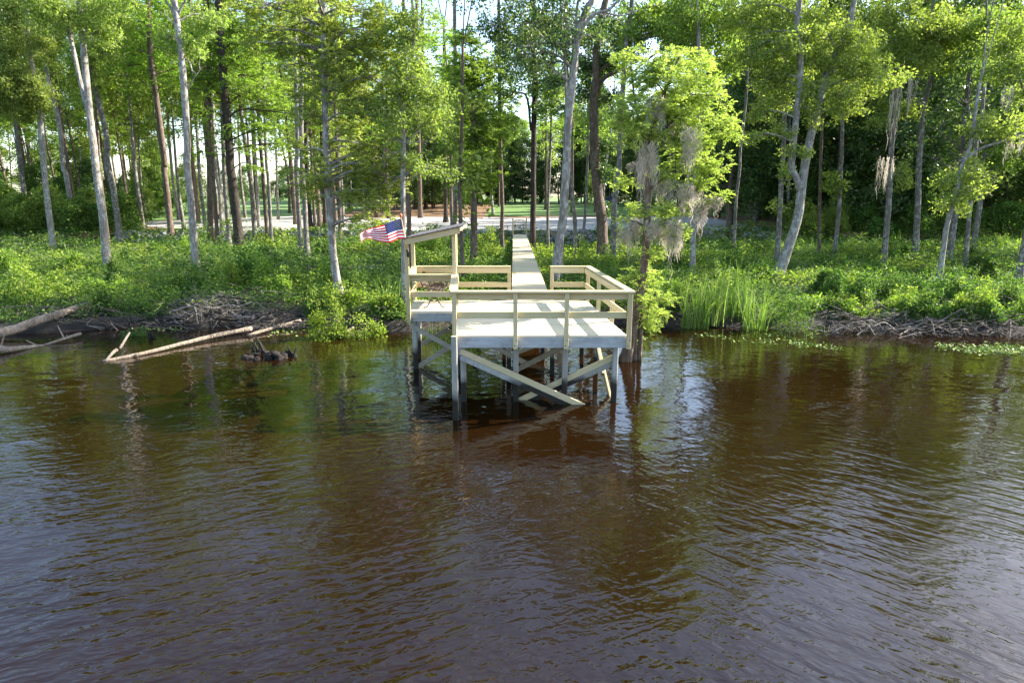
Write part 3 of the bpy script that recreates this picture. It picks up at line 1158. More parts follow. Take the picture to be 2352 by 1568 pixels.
hero('cypress_tree', 'big dark barked cypress with spreading feathery layers left of centre', T,
     [([(551, 566), (536, 441), (527, 383), (525, 343), (514, 224), (506, 145), (500, 79), (496, 5)], 21, 13)], 'dark', 'cypress', 'greencyp',
     [(540, 53, 80, 38), (540, 119, 60, 30), (567, 145, 60, 25), (593, 185, 55, 26), (461, 163, 42, 22), (461, 264, 42, 24), (567, 216, 60, 22), (580, 290, 60, 16),
      (455, 90, 45, 30), (610, 240, 50, 20), (480, 210, 30, 18), (640, 330, 50, 14), (600, 100, 50, 22), (560, 340, 36, 14), (620, 300, 40, 14), (655, 260, 40, 16), (500, 320, 34, 14), (480, 360, 26, 12), (590, 380, 30, 12)], over=9, size=.24, rc=.7, dens=3.0, npc=98)
hero('cypress_tree', 'slim dark cypress with flat green sprays right of the leaning grey tree', T,
     [([(395, 555), (384, 441), (378, 383), (380, 369), (364, 237), (351, 132), (348, 60), (346, 5)], 13, 9)], 'brown', 'cypress', 'greencyp',
     [(290, 47, 65, 22), (303, 79, 75, 20), (343, 105, 55, 24), (303, 119, 65, 18), (277, 153, 40, 13), (330, 148, 60, 16), (390, 150, 40, 18), (350, 25, 60, 24), (395, 190, 30, 12), (310, 190, 40, 12)], over=7, size=.24, rc=.7, dens=3.0, npc=98)
for lab, pts, w, bk in (
        ('thin crooked tree just left of the speckled white tree', [(416, 527), (401, 441), (396, 400), (388, 300), (384, 200)], 7, 'pale'),
        ('stout brown tree in the cluster just right of the speckled white tree', [(483, 556), (480, 383), (475, 343), (472, 237), (470, 120)], 14, 'brown'),
        ('thin grey tree at the left edge of the cluster right of the speckled tree', [(475, 548), (463, 441), (460, 400), (456, 300), (450, 200)], 8, 'grey'),
        ('pinkish slim tree left of the big dark cypress', [(500, 561), (495, 470), (489, 383), (484, 280), (482, 160)], 9, 'brown'),
        ('sunlit slim tree close against the left of the big dark cypress', [(512, 549), (504, 441), (495, 383), (490, 250), (486, 150)], 8, 'pale'),
        ('slim tree touching the foot of the big dark cypress', [(527, 562), (517, 441), (513, 383), (508, 260), (504, 150)], 10, 'grey'),
        ('slim grey tree, first to the right of the big dark cypress', [(586, 559), (579, 441), (571, 383), (570, 369), (556, 264), (548, 130)], 10, 'grey'),
        ('pale thin tree, second to the right of the big dark cypress', [(596, 543), (589, 383), (586, 300), (580, 200)], 7, 'pale'),
        ('brown slim tree, third to the right of the big dark cypress', [(615, 559), (604, 383), (598, 300), (594, 180)], 9, 'brown'),
        ('grey thin tree, fourth to the right of the big dark cypress', [(624, 562), (615, 412), (611, 383), (606, 280), (602, 160)], 8, 'grey'),
        ('thin dark tree standing behind the fork of the pale forked tree', [(250, 560), (234, 441), (227, 383), (220, 280), (214, 170)], 7, 'brown'),
        ('grey slim tree left of the white cypress in the centre left', [(691, 574), (686, 480), (681, 383), (684, 343), (682, 200), (680, 80)], 11, 'grey'),
        ('taller grey slim tree beside the white cypress trunk', [(705, 581), (698, 456), (692, 383), (689, 250), (689, 158), (686, 60)], 12, 'grey'),
        ('dark stout tree just left of the white cypress trunk', [(715, 551), (706, 432), (700, 320), (698, 220)], 11, 'dark'),
        ('thin brown tree just left of the white cypress trunk', [(725, 551), (720, 456), (715, 350), (712, 260)], 7, 'brown'),
        ('leaning brown tree just left of the white cypress trunk', [(737, 541), (730, 456), (722, 383), (716, 300)], 11, 'brown'),
        ('dark slim tree touching the left of the white cypress trunk', [(747, 543), (745, 456), (741, 350), (738, 260)], 9, 'dark'),
        ('dark slim tree just right of the white cypress trunk', [(781, 556), (781, 480), (778, 383), (774, 280), (770, 180)], 9, 'brown'),
        ('grey slim tree between the white cypress and the flag', [(825, 482), (820, 407), (816, 320), (812, 230)], 9, 'grey'),
        ('thin grey tree above the flag', [(890, 511), (886, 419), (882, 330), (880, 240)], 8, 'grey'),
        ('brown tree seen just behind the left roof post of the dock', [(940, 604), (939, 505), (936, 419), (934, 330), (930, 240)], 11, 'brown'),
        ('slim brown tree above the middle of the dock roof', [(966, 523), (964, 407), (962, 320), (960, 220)], 9, 'brown'),
        ('slim dark tree above the right half of the dock roof', [(979, 506), (976, 432), (974, 340), (973, 250)], 8, 'dark'),
        ('thin brown tree above the left half of the dock roof', [(954, 504), (954, 432), (952, 330), (950, 240)], 8, 'brown'),
        ('grey tree rising behind the right end of the dock roof', [(1038, 587), (1045, 497), (1046, 420), (1048, 300), (1046, 180)], 11, 'grey'),
        ('dark tree behind the right end of the dock roof, left of the grey one', [(1024, 532), (1024, 497), (1022, 400), (1020, 280)], 10, 'dark'),
        ('slim brown tree just left of the boardwalk', [(1154, 578), (1153, 518), (1154, 474), (1150, 360), (1148, 240)], 10, 'brown'),
        ('thin pale tree right of the boardwalk gate', [(1259, 576), (1258, 503), (1259, 459), (1262, 395), (1266, 280), (1268, 180)], 7, 'grey'),
        ('leafy vine covered slim tree just right of the big grey tree', [(1321, 593), (1321, 518), (1315, 459), (1308, 360), (1304, 240)], 10, 'grey'),
        ('thin grey tree left of the thick brown forked trunk', [(1338, 555), (1343, 503), (1346, 459), (1350, 360), (1352, 240)], 7, 'grey'),
        ('flared brown cypress trunk behind the dock roof post', [(1066, 645), (1060, 560), (1058, 497), (1056, 420), (1060, 330)], 11, 'brown')):
    x, y = pts[-1]
    g_ = np.random.default_rng(int(x * 7 + y))
    kind = 'cypress' if g_.random() < .45 else 'broad'
    ys_ = [p_[1] for p_ in pts]
    cl = [(x + g_.normal() * 22, y + g_.uniform(-150, 60), g_.uniform(22, 40), g_.uniform(12, 22)) for _ in range(6)]
    cl += [(x + g_.normal() * 15, y + g_.uniform(40, 130), g_.uniform(14, 24), g_.uniform(8, 14)) for _ in range(2)]
    if y > 20:
        pts = pts + [(x + (x - pts[-2][0]) * .6, y - 90), (x + (x - pts[-2][0]) * .9, y - 220)]
    hero('slim_tree', lab, T, [(pts, w, w * .55)], bk, kind, ('greencyp' if kind == 'cypress' else g_.choice(['far', 'far', 'broad'])), cl,
         over=3, size=.26 if kind == 'cypress' else .24, rc=.6 if kind == 'broad' else .7, dens=2.2, npc=56, spread=60)

# --- centre
hero('cypress_tree', 'white barked cypress with yellow green feathery layers left of the flag', T,
     [([(788, 700), (774, 639), (766, 578), (761, 505), (756, 432), (754, 383), (752, 343), (749, 237), (748, 150), (746, 79), (746, 5)], 19, 10)], 'pale', 'cypress', 'cypress',
     [(760, 16, 70, 32), (839, 26, 65, 35), (720, 53, 55, 29), (800, 79, 75, 29), (865, 40, 42, 41), (760, 111, 80, 29), (826, 137, 75, 35), (681, 111, 48, 23), (628, 105, 50, 23),
      (786, 163, 58, 26), (826, 185, 48, 29), (707, 171, 40, 20), (773, 237, 38, 23), (707, 264, 38, 20), (839, 264, 50, 23), (800, 303, 50, 20), (839, 382, 50, 17), (865, 395, 42, 17),
      (710, 414, 45, 14), (764, 419, 36, 14), (808, 444, 26, 13), (844, 419, 48, 22), (900, 407, 34, 29), (857, 480, 38, 19), (820, 510, 36, 13), (660, 60, 40, 23), (620, 20, 50, 32),
      (870, 90, 40, 35), (880, 200, 40, 32), (650, 150, 36, 17), (690, 20, 46, 32), (845, 335, 40, 17),
      (750, 60, 40, 30), (752, 130, 40, 30), (750, 200, 40, 26), (760, 270, 36, 22), (790, 210, 40, 22), (720, 220, 40, 20), (770, 340, 36, 18), (585, 30, 46, 26), (600, 70, 40, 20), (700, 345, 46, 24), (735, 385, 44, 22), (680, 405, 44, 20), (820, 345, 48, 24), (875, 440, 42, 22), (795, 455, 38, 18), (720, 450, 36, 16), (850, 505, 44, 20), (780, 400, 44, 22), (850, 470, 40, 18), (900, 375, 40, 22), (870, 140, 40, 26), (840, 230, 46, 24)], over=2, size=.15, rc=.42, dens=2.4, npc=130,
     bare=[(780, 470, 800, 450, 3), (772, 510, 790, 495, 3)])
hero('hardwood_tree', 'smooth pale tree beside the dock behind the flag, light green leaves', T,
     [([(930, 704), (927, 602), (925, 505), (925, 407), (926, 330), (924, 277), (923, 224), (931, 190), (942, 171), (948, 110), (950, 40)], 13, 5),
      ([(924, 277), (915, 210), (908, 150)], 5, 3), ([(926, 330), (960, 300), (985, 260)], 4, 2)], 'pale', 'broad', 'broad',
     [(931, 92, 40, 36), (945, 132, 48, 32), (918, 185, 42, 36), (971, 185, 48, 32), (905, 224, 46, 26), (984, 237, 52, 30), (892, 264, 40, 20), (945, 264, 40, 26), (997, 277, 40, 24),
      (892, 316, 48, 18), (958, 369, 36, 16), (984, 390, 46, 14), (1024, 400, 24, 16), (918, 290, 36, 18), (960, 40, 40, 30), (925, 50, 30, 26), (1000, 215, 36, 24), (870, 250, 30, 20)],
     over=1, size=.12, rc=.36, dens=2.9, npc=70, bare=[(926, 412, 1010, 405, 4), (925, 350, 880, 380, 3), (925, 400, 890, 440, 3), (926, 330, 1000, 330, 3)])
hero('cypress_tree', 'vivid green cypress standing left of the boardwalk', T,
     [([(1089, 602), (1088, 497), (1089, 395), (1088, 300), (1086, 200), (1084, 130)], 19, 7)], 'brown', 'cypress', 'greencyp',
     [(1063, 132, 46, 28), (1103, 171, 42, 36), (1076, 198, 56, 28), (1116, 211, 40, 30), (1103, 250, 58, 26), (1063, 264, 48, 26), (1129, 277, 42, 24), (1089, 303, 66, 26), (1129, 316, 38, 22),
      (1063, 330, 56, 26), (1103, 356, 56, 22), (1076, 382, 66, 24), (1083, 430, 56, 20), (1110, 470, 36, 15), (1080, 500, 22, 12), (1050, 400, 40, 20), (1120, 410, 30, 20), (1070, 90, 30, 24), (1075, 160, 40, 26)],
     over=0, top=0, size=.21, rc=.58, dens=3.6, npc=112)
hero('pine_tree', 'dark straight pine rising just right of the boardwalk', T,
     [([(1224, 582), (1224, 503), (1225, 459), (1225, 395), (1227, 264), (1230, 185), (1227, 145), (1226, 60), (1225, 5)], 14, 9), ([(1220, 300), (1211, 224), (1190, 212), (1160, 225)], 5, 3)], 'dark', 'broad', 'dark',
     [(1215, 130, 50, 28), (1180, 160, 45, 22), (1250, 190, 36, 24), (1170, 215, 40, 14), (1230, 60, 50, 30), (1255, 250, 24, 20), (1195, 100, 40, 24)], over=7, size=.22, rc=.55)
hero('hardwood_tree', 'big pale grey tree right of the boardwalk with bare white branches on top', T,
     [([(1272, 652), (1278, 610), (1284, 562), (1293, 503), (1296, 459), (1301, 369), (1304, 290), (1312, 211), (1320, 132), (1328, 74), (1349, 21), (1359, 0)], 22, 12),
      ([(1322, 112), (1338, 70), (1357, 42), (1378, 34), (1396, 29)], 8, 4), ([(1326, 90), (1322, 50), (1326, 10), (1330, 0)], 6, 4)], 'pale', 'broad', 'dark',
     [(1098, 13, 55, 36), (1151, 66, 46, 28), (1204, 92, 56, 30), (1204, 127, 46, 24), (1256, 53, 38, 28), (1283, 105, 38, 28), (1251, 145, 36, 24), (1362, 85, 46, 26), (1300, 20, 46, 24), (1230, 20, 50, 26),
      (1160, 20, 50, 28), (1120, 60, 40, 26)],
     over=5, size=.16, rc=.42, dens=1.9,
     bare=[(1316, 160, 1250, 60, 5), (1313, 190, 1240, 120, 4), (1320, 130, 1350, 134, 6), (1330, 70, 1280, 10, 5), (1345, 50, 1420, 10, 4), (1310, 230, 1270, 170, 4), (1322, 110, 1300, 30, 5), (1390, 30, 1470, 25, 4), (1375, 34, 1430, 50, 3), (1260, 100, 1190, 20, 4)])
hero('slim_tree', 'slender pale stem rising close beside the big pale grey tree', T,
     [([(1288, 640), (1292, 540), (1300, 369), (1299, 158), (1291, 74), (1288, 5)], 7, 5)], 'pale', 'broad', 'dark', [(1275, 40, 40, 26), (1300, 90, 30, 22), (1270, 190, 24, 18)], over=4)
hero('forked_tree', 'thick brown trunk splitting into dark arching limbs right of the big grey tree', T,
     [([(1384, 590), (1381, 503), (1374, 459), (1367, 395), (1364, 343), (1362, 237), (1365, 200), (1367, 184), (1368, 120), (1380, 40), (1390, 0)], 26, 10),
      ([(1363, 240), (1380, 190), (1400, 172), (1415, 166), (1440, 150)], 12, 5), ([(1365, 200), (1378, 165), (1395, 150), (1420, 140)], 8, 4)], 'brown', 'broad', 'dark',
     [(1362, 79, 46, 30), (1415, 66, 48, 36), (1375, 119, 40, 26), (1401, 145, 40, 22), (1350, 150, 36, 24), (1440, 120, 40, 26), (1455, 60, 40, 30), (1345, 210, 30, 22), (1400, 230, 28, 20),
      (1395, 330, 30, 24), (1392, 400, 24, 20), (1400, 480, 20, 16)], over=7, size=.2, rc=.5)
hero('tree', 'smooth grey tree left of the moss draped cypress', T,
     [([(1409, 604), (1409, 533), (1412, 459), (1421, 395), (1423, 343), (1430, 211), (1441, 79), (1446, 40), (1450, 5)], 14, 8)], 'grey', 'broad', 'broad',
     [(1520, 26, 75, 36), (1586, 26, 75, 36), (1652, 40, 66, 44), (1520, 79, 56, 28), (1599, 79, 66, 32), (1655, 105, 46, 50), (1470, 40, 40, 30), (1450, 90, 30, 24), (1560, 60, 50, 30), (1680, 150, 40, 30)],
     over=9, size=.2, rc=.5)
# --- the moss draped cypress beside the dock
CYB = onZ(1440, 828, 0)[1]
hero('cypress_tree', 'moss draped cypress standing in the water at the right of the dock', T,
     [([(1438, 828), (1450, 766), (1462, 715), (1470, 681), (1480, 604), (1486, 523), (1487, 440), (1488, 369), (1498, 300), (1515, 240), (1540, 180), (1560, 130)], 27, 5),
      ([(1468, 828), (1472, 770), (1476, 700), (1481, 600)], 12, 10), ([(1424, 828), (1442, 780), (1462, 715)], 12, 9), ([(1458, 830), (1458, 780), (1466, 700)], 14, 10),
      ([(1488, 360), (1462, 250), (1450, 150)], 7, 3), ([(1490, 330), (1560, 260), (1600, 170)], 8, 3), ([(1487, 440), (1540, 400), (1600, 380), (1640, 372)], 6, 2.5), ([(1486, 523), (1530, 505), (1560, 512)], 5, 2)],
     'brown', 'cypress', 'cypress',
     [(1450, 131, 28, 26), (1532, 145, 42, 24), (1597, 141, 38, 28), (1498, 189, 56, 30), (1569, 189, 56, 30), (1624, 220, 34, 28), (1446, 247, 46, 26), (1532, 258, 56, 22), (1600, 254, 40, 30),
      (1419, 299, 32, 22), (1460, 309, 46, 26), (1641, 290, 30, 30), (1569, 360, 42, 26), (1631, 374, 38, 26), (1528, 405, 28, 18), (1624, 425, 36, 24), (1651, 455, 20, 13), (1562, 470, 28, 12),
      (1463, 483, 38, 15), (1515, 497, 46, 18), (1433, 510, 18, 15), (1556, 521, 16, 26), (1550, 230, 50, 30), (1480, 225, 40, 22), (1580, 310, 40, 20), (1545, 320, 30, 16), (1500, 150, 30, 22), (1610, 340, 30, 18), (1595, 400, 30, 18), (1492, 690, 34, 40), (1500, 735, 26, 26), (1462, 640, 16, 26), (1505, 640, 22, 26), (1490, 590, 22, 20), (1440, 420, 22, 18)],
     Y=CYB, over=0, top=0, size=.088, rc=.30, dens=4.0, npc=200, zr=-.5, bare=[(1500, 405, 1545, 395, 4), (1560, 215, 1600, 218, 4)])
hero('slim_tree', 'pale slim tree directly behind the moss draped cypress', T,
     [([(1590, 622), (1594, 497), (1596, 429), (1602, 360), (1607, 280), (1608, 180), (1606, 60)], 13, 8)], 'pale', 'broad', 'far', [(1600, 90, 50, 30), (1640, 170, 40, 26), (1570, 40, 40, 30)], over=5)
# --- right bank
hero('slim_tree', 'thin bare stemmed tree between the mossy cypress and the leaning forked tree', T,
     [([(1685, 575), (1691, 459), (1699, 390), (1701, 341), (1713, 241), (1717, 170), (1719, 110)], 8, 4)], 'grey', 'broad', 'broad', [(1700, 60, 40, 28), (1735, 40, 40, 26)], over=3,
     bare=[(1713, 190, 1755, 240, 3), (1716, 190, 1712, 120, 3)])
hero('forked_tree', 'pale leaning tree on the right bank forking low into two long stems', T,
     [([(1786, 632), (1798, 606), (1817, 554), (1836, 497), (1845, 436), (1854, 383), (1869, 312), (1886, 247), (1900, 199), (1920, 150), (1934, 113), (1962, 62), (1977, 0)], 24, 10),
      ([(1842, 440), (1832, 408), (1821, 389), (1821, 341), (1825, 255), (1828, 170), (1823, 122), (1815, 71), (1818, 14), (1820, 0)], 15, 9)], 'pale', 'broad', 'broad',
     [(1727, 23, 56, 36), (1798, 28, 56, 36), (1883, 28, 56, 36), (1755, 71, 46, 30), (1855, 85, 56, 36), (1911, 71, 46, 36), (1954, 99, 46, 36), (1784, 119, 56, 28), (1869, 128, 52, 28), (1727, 128, 38, 26),
      (1954, 156, 40, 30), (1968, 199, 46, 28), (2011, 185, 46, 30), (1798, 185, 46, 28), (1860, 204, 34, 24), (1926, 227, 38, 22), (1755, 256, 28, 20), (1798, 236, 38, 24), (1855, 250, 28, 22), (1940, 256, 36, 18),
      (1792, 298, 24, 18), (1843, 358, 14, 16), (1892, 287, 14, 12), (1990, 130, 40, 26), (1760, 180, 36, 24), (1725, 320, 24, 16), (1812, 345, 16, 12)], over=9, size=.15, rc=.4, dens=3.2)
hero('tree', 'grey straight tree just left of the leaning forked tree', T,
     [([(1785, 610), (1790, 497), (1796, 383), (1798, 369), (1801, 270), (1803, 180), (1802, 90)], 13, 7)], 'grey', 'broad', 'broad', [(1800, 110, 40, 30), (1775, 200, 30, 20), (1800, 400, 18, 16), (1790, 470, 16, 12)], over=4)
hero('slim_tree', 'very thin grey tree seen through the fork of the leaning tree', T,
     [([(1807, 545), (1811, 440), (1813, 330), (1814, 230), (1812, 120)], 7, 4)], 'grey', 'broad', 'far', [(1812, 150, 40, 30), (1820, 90, 40, 30)], over=3, size=.2)
hero('slim_tree', 'thin dark grey tree, first right of the leaning forked tree', T,
     [([(1881, 583), (1883, 459), (1886, 360), (1890, 260), (1892, 150)], 8, 5)], 'brown', 'broad', 'far', [(1890, 170, 40, 30), (1900, 90, 40, 30)], over=3, size=.2)
hero('slim_tree', 'slim grey tree, second right of the leaning forked tree', T,
     [([(1916, 587), (1928, 478), (1932, 383), (1934, 369), (1936, 270), (1940, 160), (1944, 60)], 10, 6)], 'grey', 'broad', 'far', [(1935, 230, 36, 26), (1950, 130, 45, 30), (1920, 420, 24, 24)], over=4, size=.2)
hero('hardwood_tree', 'grey tree on the right bank with moss hanging below its broad lit crown', T,
     [([(2029, 606), (2042, 478), (2048, 383), (2050, 350), (2056, 284), (2060, 230), (2066, 205), (2087, 184), (2110, 148), (2125, 100), (2140, 50)], 13, 6), ([(2060, 230), (2054, 170), (2050, 100), (2046, 30)], 7, 4)], 'grey', 'broad', 'broad',
     [(2039, 34, 64, 36), (2096, 71, 64, 32), (2167, 51, 56, 32), (2238, 62, 56, 22), (2053, 128, 56, 26), (2124, 114, 56, 30), (2181, 94, 42, 22), (2053, 241, 36, 20), (2011, 284, 26, 12), (2082, 256, 22, 18),
      (2030, 190, 36, 20), (2090, 150, 44, 22), (2082, 400, 20, 28), (2150, 80, 46, 24)], over=6, size=.16, rc=.42)
hero('tree', 'stout dark grey tree in the middle of the right bank forking high up', T,
     [([(2101, 596), (2109, 478), (2112, 397), (2119, 312), (2124, 250), (2138, 199), (2144, 176), (2150, 120), (2158, 60)], 14, 7), ([(2122, 262), (2110, 235), (2092, 218)], 6, 3)], 'grey', 'broad', 'far',
     [(2150, 160, 30, 20), (2170, 110, 40, 24), (2160, 40, 40, 26)], over=4)
hero('tree', 'pale leaning tree on the right bank hung with drooping leaf sprays', T,
     [([(2156, 648), (2166, 580), (2176, 516), (2190, 470), (2202, 421), (2204, 397), (2229, 335), (2240, 270), (2252, 190)], 13, 6), ([(2206, 372), (2252, 341), (2300, 325), (2360, 305)], 7, 5)], 'pale', 'broad', 'broad',
     [(2280, 298, 42, 24), (2224, 397, 28, 34), (2209, 436, 34, 20), (2190, 470, 30, 18), (2250, 290, 30, 24), (2245, 420, 30, 22), (2160, 420, 24, 20)], over=3, size=.16)
hero('tree', 'dark slim tree between the leaning leafy tree and the right edge', T,
     [([(2216, 614), (2225, 497), (2232, 420), (2240, 330), (2252, 270), (2258, 190), (2260, 136), (2262, 60)], 10, 6)], 'grey', 'broad', 'far', [(2265, 100, 40, 30), (2280, 50, 40, 30), (2250, 170, 30, 20)], over=4,
     bare=[(2252, 330, 2225, 190, 4)])
hero('tree', 'thick grey tree cut off by the right edge of the picture', T,
     [([(2338, 640), (2352, 566), (2366, 480), (2380, 400), (2390, 300), (2400, 150), (2405, 20)], 17, 10), ([(2385, 330), (2350, 230), (2320, 150)], 7, 4)], 'grey', 'broad', 'broad',
     [(2323, 99, 38, 28), (2323, 142, 40, 26), (2309, 176, 36, 22), (2340, 213, 28, 18), (2350, 60, 40, 30), (2390, 130, 50, 36), (2400, 230, 40, 26)], over=6)

# ------------------------------------------------------------------ hanging moss
MOSSG = 'grey moss hanging from the cypress beside the dock'


def moss(px, y0, y1, wpx, Y, n, label, group=MOSSG, seed=0):
    g = np.random.default_rng(500 + seed)
    top = atY(px, y0, Y)
    mpp = Y / F
    Lh = (y1 - y0) * mpp
    Wm = wpx * mpp * .5
    V, Fq, off = [], [], 0
    nst = max(3, int(wpx / 6))
    st = np.stack([np.linspace(-.85, .85, nst) * Wm, g.normal(size=nst) * Wm * .35], 1)
    sl = g.uniform(.45, 1.0, nst)
    sl[g.integers(nst)] = 1.0
    for k in range(n):
        q_ = g.integers(nst)
        ln = Lh * sl[q_] * g.uniform(.25, 1.0)
        o_ = st[q_] + g.normal(size=2) * .035
        z0_ = g.uniform(-.5, .1) * Lh * sl[q_]
        ln *= g.uniform(.3, 1) ** .6
        ph = g.uniform(0, 6)
        ang = g.uniform(0, PI)
        s = np.array([math.cos(ang), math.sin(ang), 0])
        m_ = 7
        tt = np.linspace(0, 1, m_)
        spread = .05 * np.sin(PI * np.clip(tt * .9 + .1, 0, 1))
        C = np.stack([o_[0] + (spread + .012) * np.sin(ph + tt * 9), o_[1] + (spread + .012) * np.cos(ph * 2 + tt * 8), z0_ - ln * tt], 1) + top
        ww = g.uniform(.004, .010) * (1 - .8 * tt) * (1 + .6 * np.sin(tt * 29 + ph))
        v = np.stack([C - s * ww[:, None], C + s * ww[:, None]], 1).reshape(-1, 3)
        V.append(v)
        i = np.arange(m_ - 1) * 2
        Fq.append(np.stack([i, i + 1, i + 3, i + 2], 1) + off)
        off += 2 * m_
    root = link('hanging_moss', mesh_np('hanging_moss', np.vstack(V) - top, np.vstack(Fq), LEAF['moss']))
    root.location = tuple(top)
    tag(root, label, 'moss', group)


MS = [(1433, 525, 572, 22, 'short grey moss tuft hanging lowest at the left tip of the cypress'),
      (1452, 508, 592, 26, 'grey moss beard hanging left of the cypress trunk over the dock rail'),
      (1470, 500, 545, 22, 'small grey moss tuft just left of the cypress trunk'),
      (1500, 508, 560, 26, 'grey moss tuft hanging just right of the cypress trunk'),
      (1519, 512, 566, 22, 'narrow grey moss strand between two longer beards on the cypress'),
      (1534, 520, 578, 24, 'tapering grey moss strand left of the longest beard'),
      (1550, 510, 616, 34, 'longest and palest moss beard hanging down to the marsh plants'),
      (1614, 462, 546, 26, 'long pointed moss strand right of the pale trunk behind the cypress'),
      (1596, 425, 500, 34, 'moss curtain in front of the pale slim tree'),
      (1578, 425, 510, 30, 'moss curtain just left of the pale slim tree'),
      (1540, 415, 475, 50, 'broad moss curtain in the middle of the cypress'),
      (1510, 400, 470, 30, 'moss tuft beside the upper cypress trunk'),
      (1487, 330, 452, 46, 'large grey moss mass on the upper left of the cypress trunk'),
      (1463, 372, 408, 34, 'round moss tuft sticking out left of the upper cypress trunk'),
      (1559, 282, 340, 70, 'wide moss mass under the upper branches of the cypress'),
      (1590, 300, 400, 36, 'moss strand hanging under the upper right branches of the cypress'),
      (1648, 455, 492, 18, 'short moss tuft at the right tip of the cypress'),
      (1630, 450, 480, 18, 'small moss tuft left of the right tip of the cypress'),
      (1508, 225, 300, 40, 'moss mass high up in the left half of the cypress crown')]
for k, (px, y0, y1, wpx, lab) in enumerate(MS):
    moss(px, y0, y1, wpx, CYB + (k % 3 - 1) * .25 - .15, int(70 + wpx * (y1 - y0) * .035), lab, seed=k)
moss(2036, 365, 442, 34, 34.0, 120, 'brown grey moss beard hanging on the broad crowned tree on the right bank', 'grey moss on the right bank', 40)
moss(2096, 178, 262, 22, 34.5, 90, 'moss trailing along the forked limb of the broad crowned right bank tree', 'grey moss on the right bank', 41)
moss(2058, 205, 310, 26, 34.2, 100, 'moss hanging at the fork of the broad crowned right bank tree', 'grey moss on the right bank', 42)
moss(2330, 318, 372, 36, 29.0, 90, 'reddish grey moss on the branch at the right edge', 'grey moss on the right bank', 43)
moss(2320, 200, 262, 20, 29.5, 70, 'moss strand under the leaves near the upper right edge', 'grey moss on the right bank', 44)

# ------------------------------------------------------------------ background woods: a few kinds, copied
def bg_kind(kind, leaf, bark, H, z0, z1, rad, nclump, npc, size, rc, r0, seed, lean=.04):
    g = np.random.default_rng(seed)
    mb = MB()
    top = np.array([g.normal() * lean * H, g.normal() * lean * H, H])
    P = smooth_path([[0, 0, -.4], [g.normal() * .1, g.normal() * .1, H * .25], top * .6 + g.normal(size=3) * .2, top], 5)
    s = np.linspace(0, 1, len(P))
    rad_ = r0 * (1 - .8 * s) * (1 + .5 * np.exp(-s * H / .5))
    mb.tube(P, rad_, 8, 0, True, True, .1, seed)
    V, Fq, off = [], [], 0
    for k in range(nclump):
        f = g.random() ** .85
        z = z0 + (z1 - z0) * f
        shape = math.sin(PI * min(1, .18 + .82 * f)) ** .6
        az = g.uniform(0, 2 * PI)
        r_ = rad * shape * math.sqrt(g.uniform(.08, 1))
        i = np.argmin(abs(P[:, 2] - z))
        c = P[i] + np.array([math.cos(az) * r_, math.sin(az) * r_, 0])
        c[2] = z + g.normal() * .3
        if k % 3 == 0:
            j = np.argmin(abs(P[:, 2] - (z - r_ * .5)))
            limb(mb, P[j], c, rad_[j] * .35, .012, g, 0, 4, .05)
        v, f_ = CL[kind](c, rc * g.uniform(.7, 1.3), npc, size, g)
        V.append(v)
        Fq.append(f_ + off)
        off += len(v)
    Vt, Ft = np.vstack(mb.V), np.vstack(mb.F)
    tm = mesh_np('trunk', Vt, Ft, BARK[bark], smooth=True)
    cm = mesh_np('crown', np.vstack(V), np.vstack(Fq), LEAF[leaf])
    return tm, cm


KIND = {
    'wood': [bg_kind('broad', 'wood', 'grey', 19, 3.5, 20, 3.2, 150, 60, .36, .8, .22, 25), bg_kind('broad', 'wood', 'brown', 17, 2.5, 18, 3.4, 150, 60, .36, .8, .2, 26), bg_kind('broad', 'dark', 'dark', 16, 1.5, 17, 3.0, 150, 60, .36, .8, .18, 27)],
    'tall': [bg_kind('broad', 'far', 'grey', 19, 5.5, 20, 3.0, 120, 60, .34, .75, .22, 21), bg_kind('broad', 'far', 'brown', 17, 4.5, 18, 3.3, 130, 60, .34, .8, .2, 22),
             bg_kind('broad', 'dark', 'grey', 20, 6, 21, 3.4, 140, 60, .34, .8, .25, 23), bg_kind('broad', 'dark', 'brown', 16, 4, 17, 3.2, 130, 60, .34, .8, .2, 24)],
    'canopy': [bg_kind('broad', 'far', 'grey', 19, 11.5, 21, 3.6, 110, 56, .34, .75, .2, 35), bg_kind('broad', 'broad', 'brown', 18, 11, 20, 3.4, 100, 56, .34, .75, .18, 36), bg_kind('cypress', 'greencyp', 'brown', 20, 12, 22, 3.2, 80, 98, .34, 1.0, .2, 37)],
    'sparse': [bg_kind('broad', 'far', 'grey', 18, 8, 19, 2.4, 46, 50, .32, .7, .17, 31), bg_kind('pine', 'far', 'brown', 20, 10, 21, 2.4, 50, 70, .3, .75, .2, 32),
               bg_kind('cypress', 'greencyp', 'brown', 18, 7.5, 19, 2.2, 44, 84, .32, .9, .19, 33), bg_kind('broad', 'broad', 'pale', 16, 7, 17, 2.3, 44, 50, .3, .7, .16, 34)],
    'under': [bg_kind('broad', 'under', 'grey', 6, .6, 7, 1.9, 60, 60, .3, .6, .07, 41), bg_kind('broad', 'dark', 'grey', 7, .8, 8, 2.2, 70, 60, .32, .65, .08, 42),
              bg_kind('broad', 'under', 'brown', 5, .3, 5.5, 2.1, 60, 60, .3, .6, .06, 43)],
    'young': [bg_kind('broad', 'far', 'grey', 8, .8, 9.5, 2.3, 80, 54, .3, .6, .08, 44), bg_kind('broad', 'broad', 'grey', 7, .6, 8, 2.1, 70, 54, .28, .6, .07, 45)],
    'bush': [bg_kind('broad', 'marsh', 'brown', 2.6, .25, 3.2, 1.7, 60, 60, .22, .5, .05, 51), bg_kind('broad', 'far', 'brown', 3.0, .25, 3.6, 1.8, 64, 60, .24, .5, .05, 52)],
}


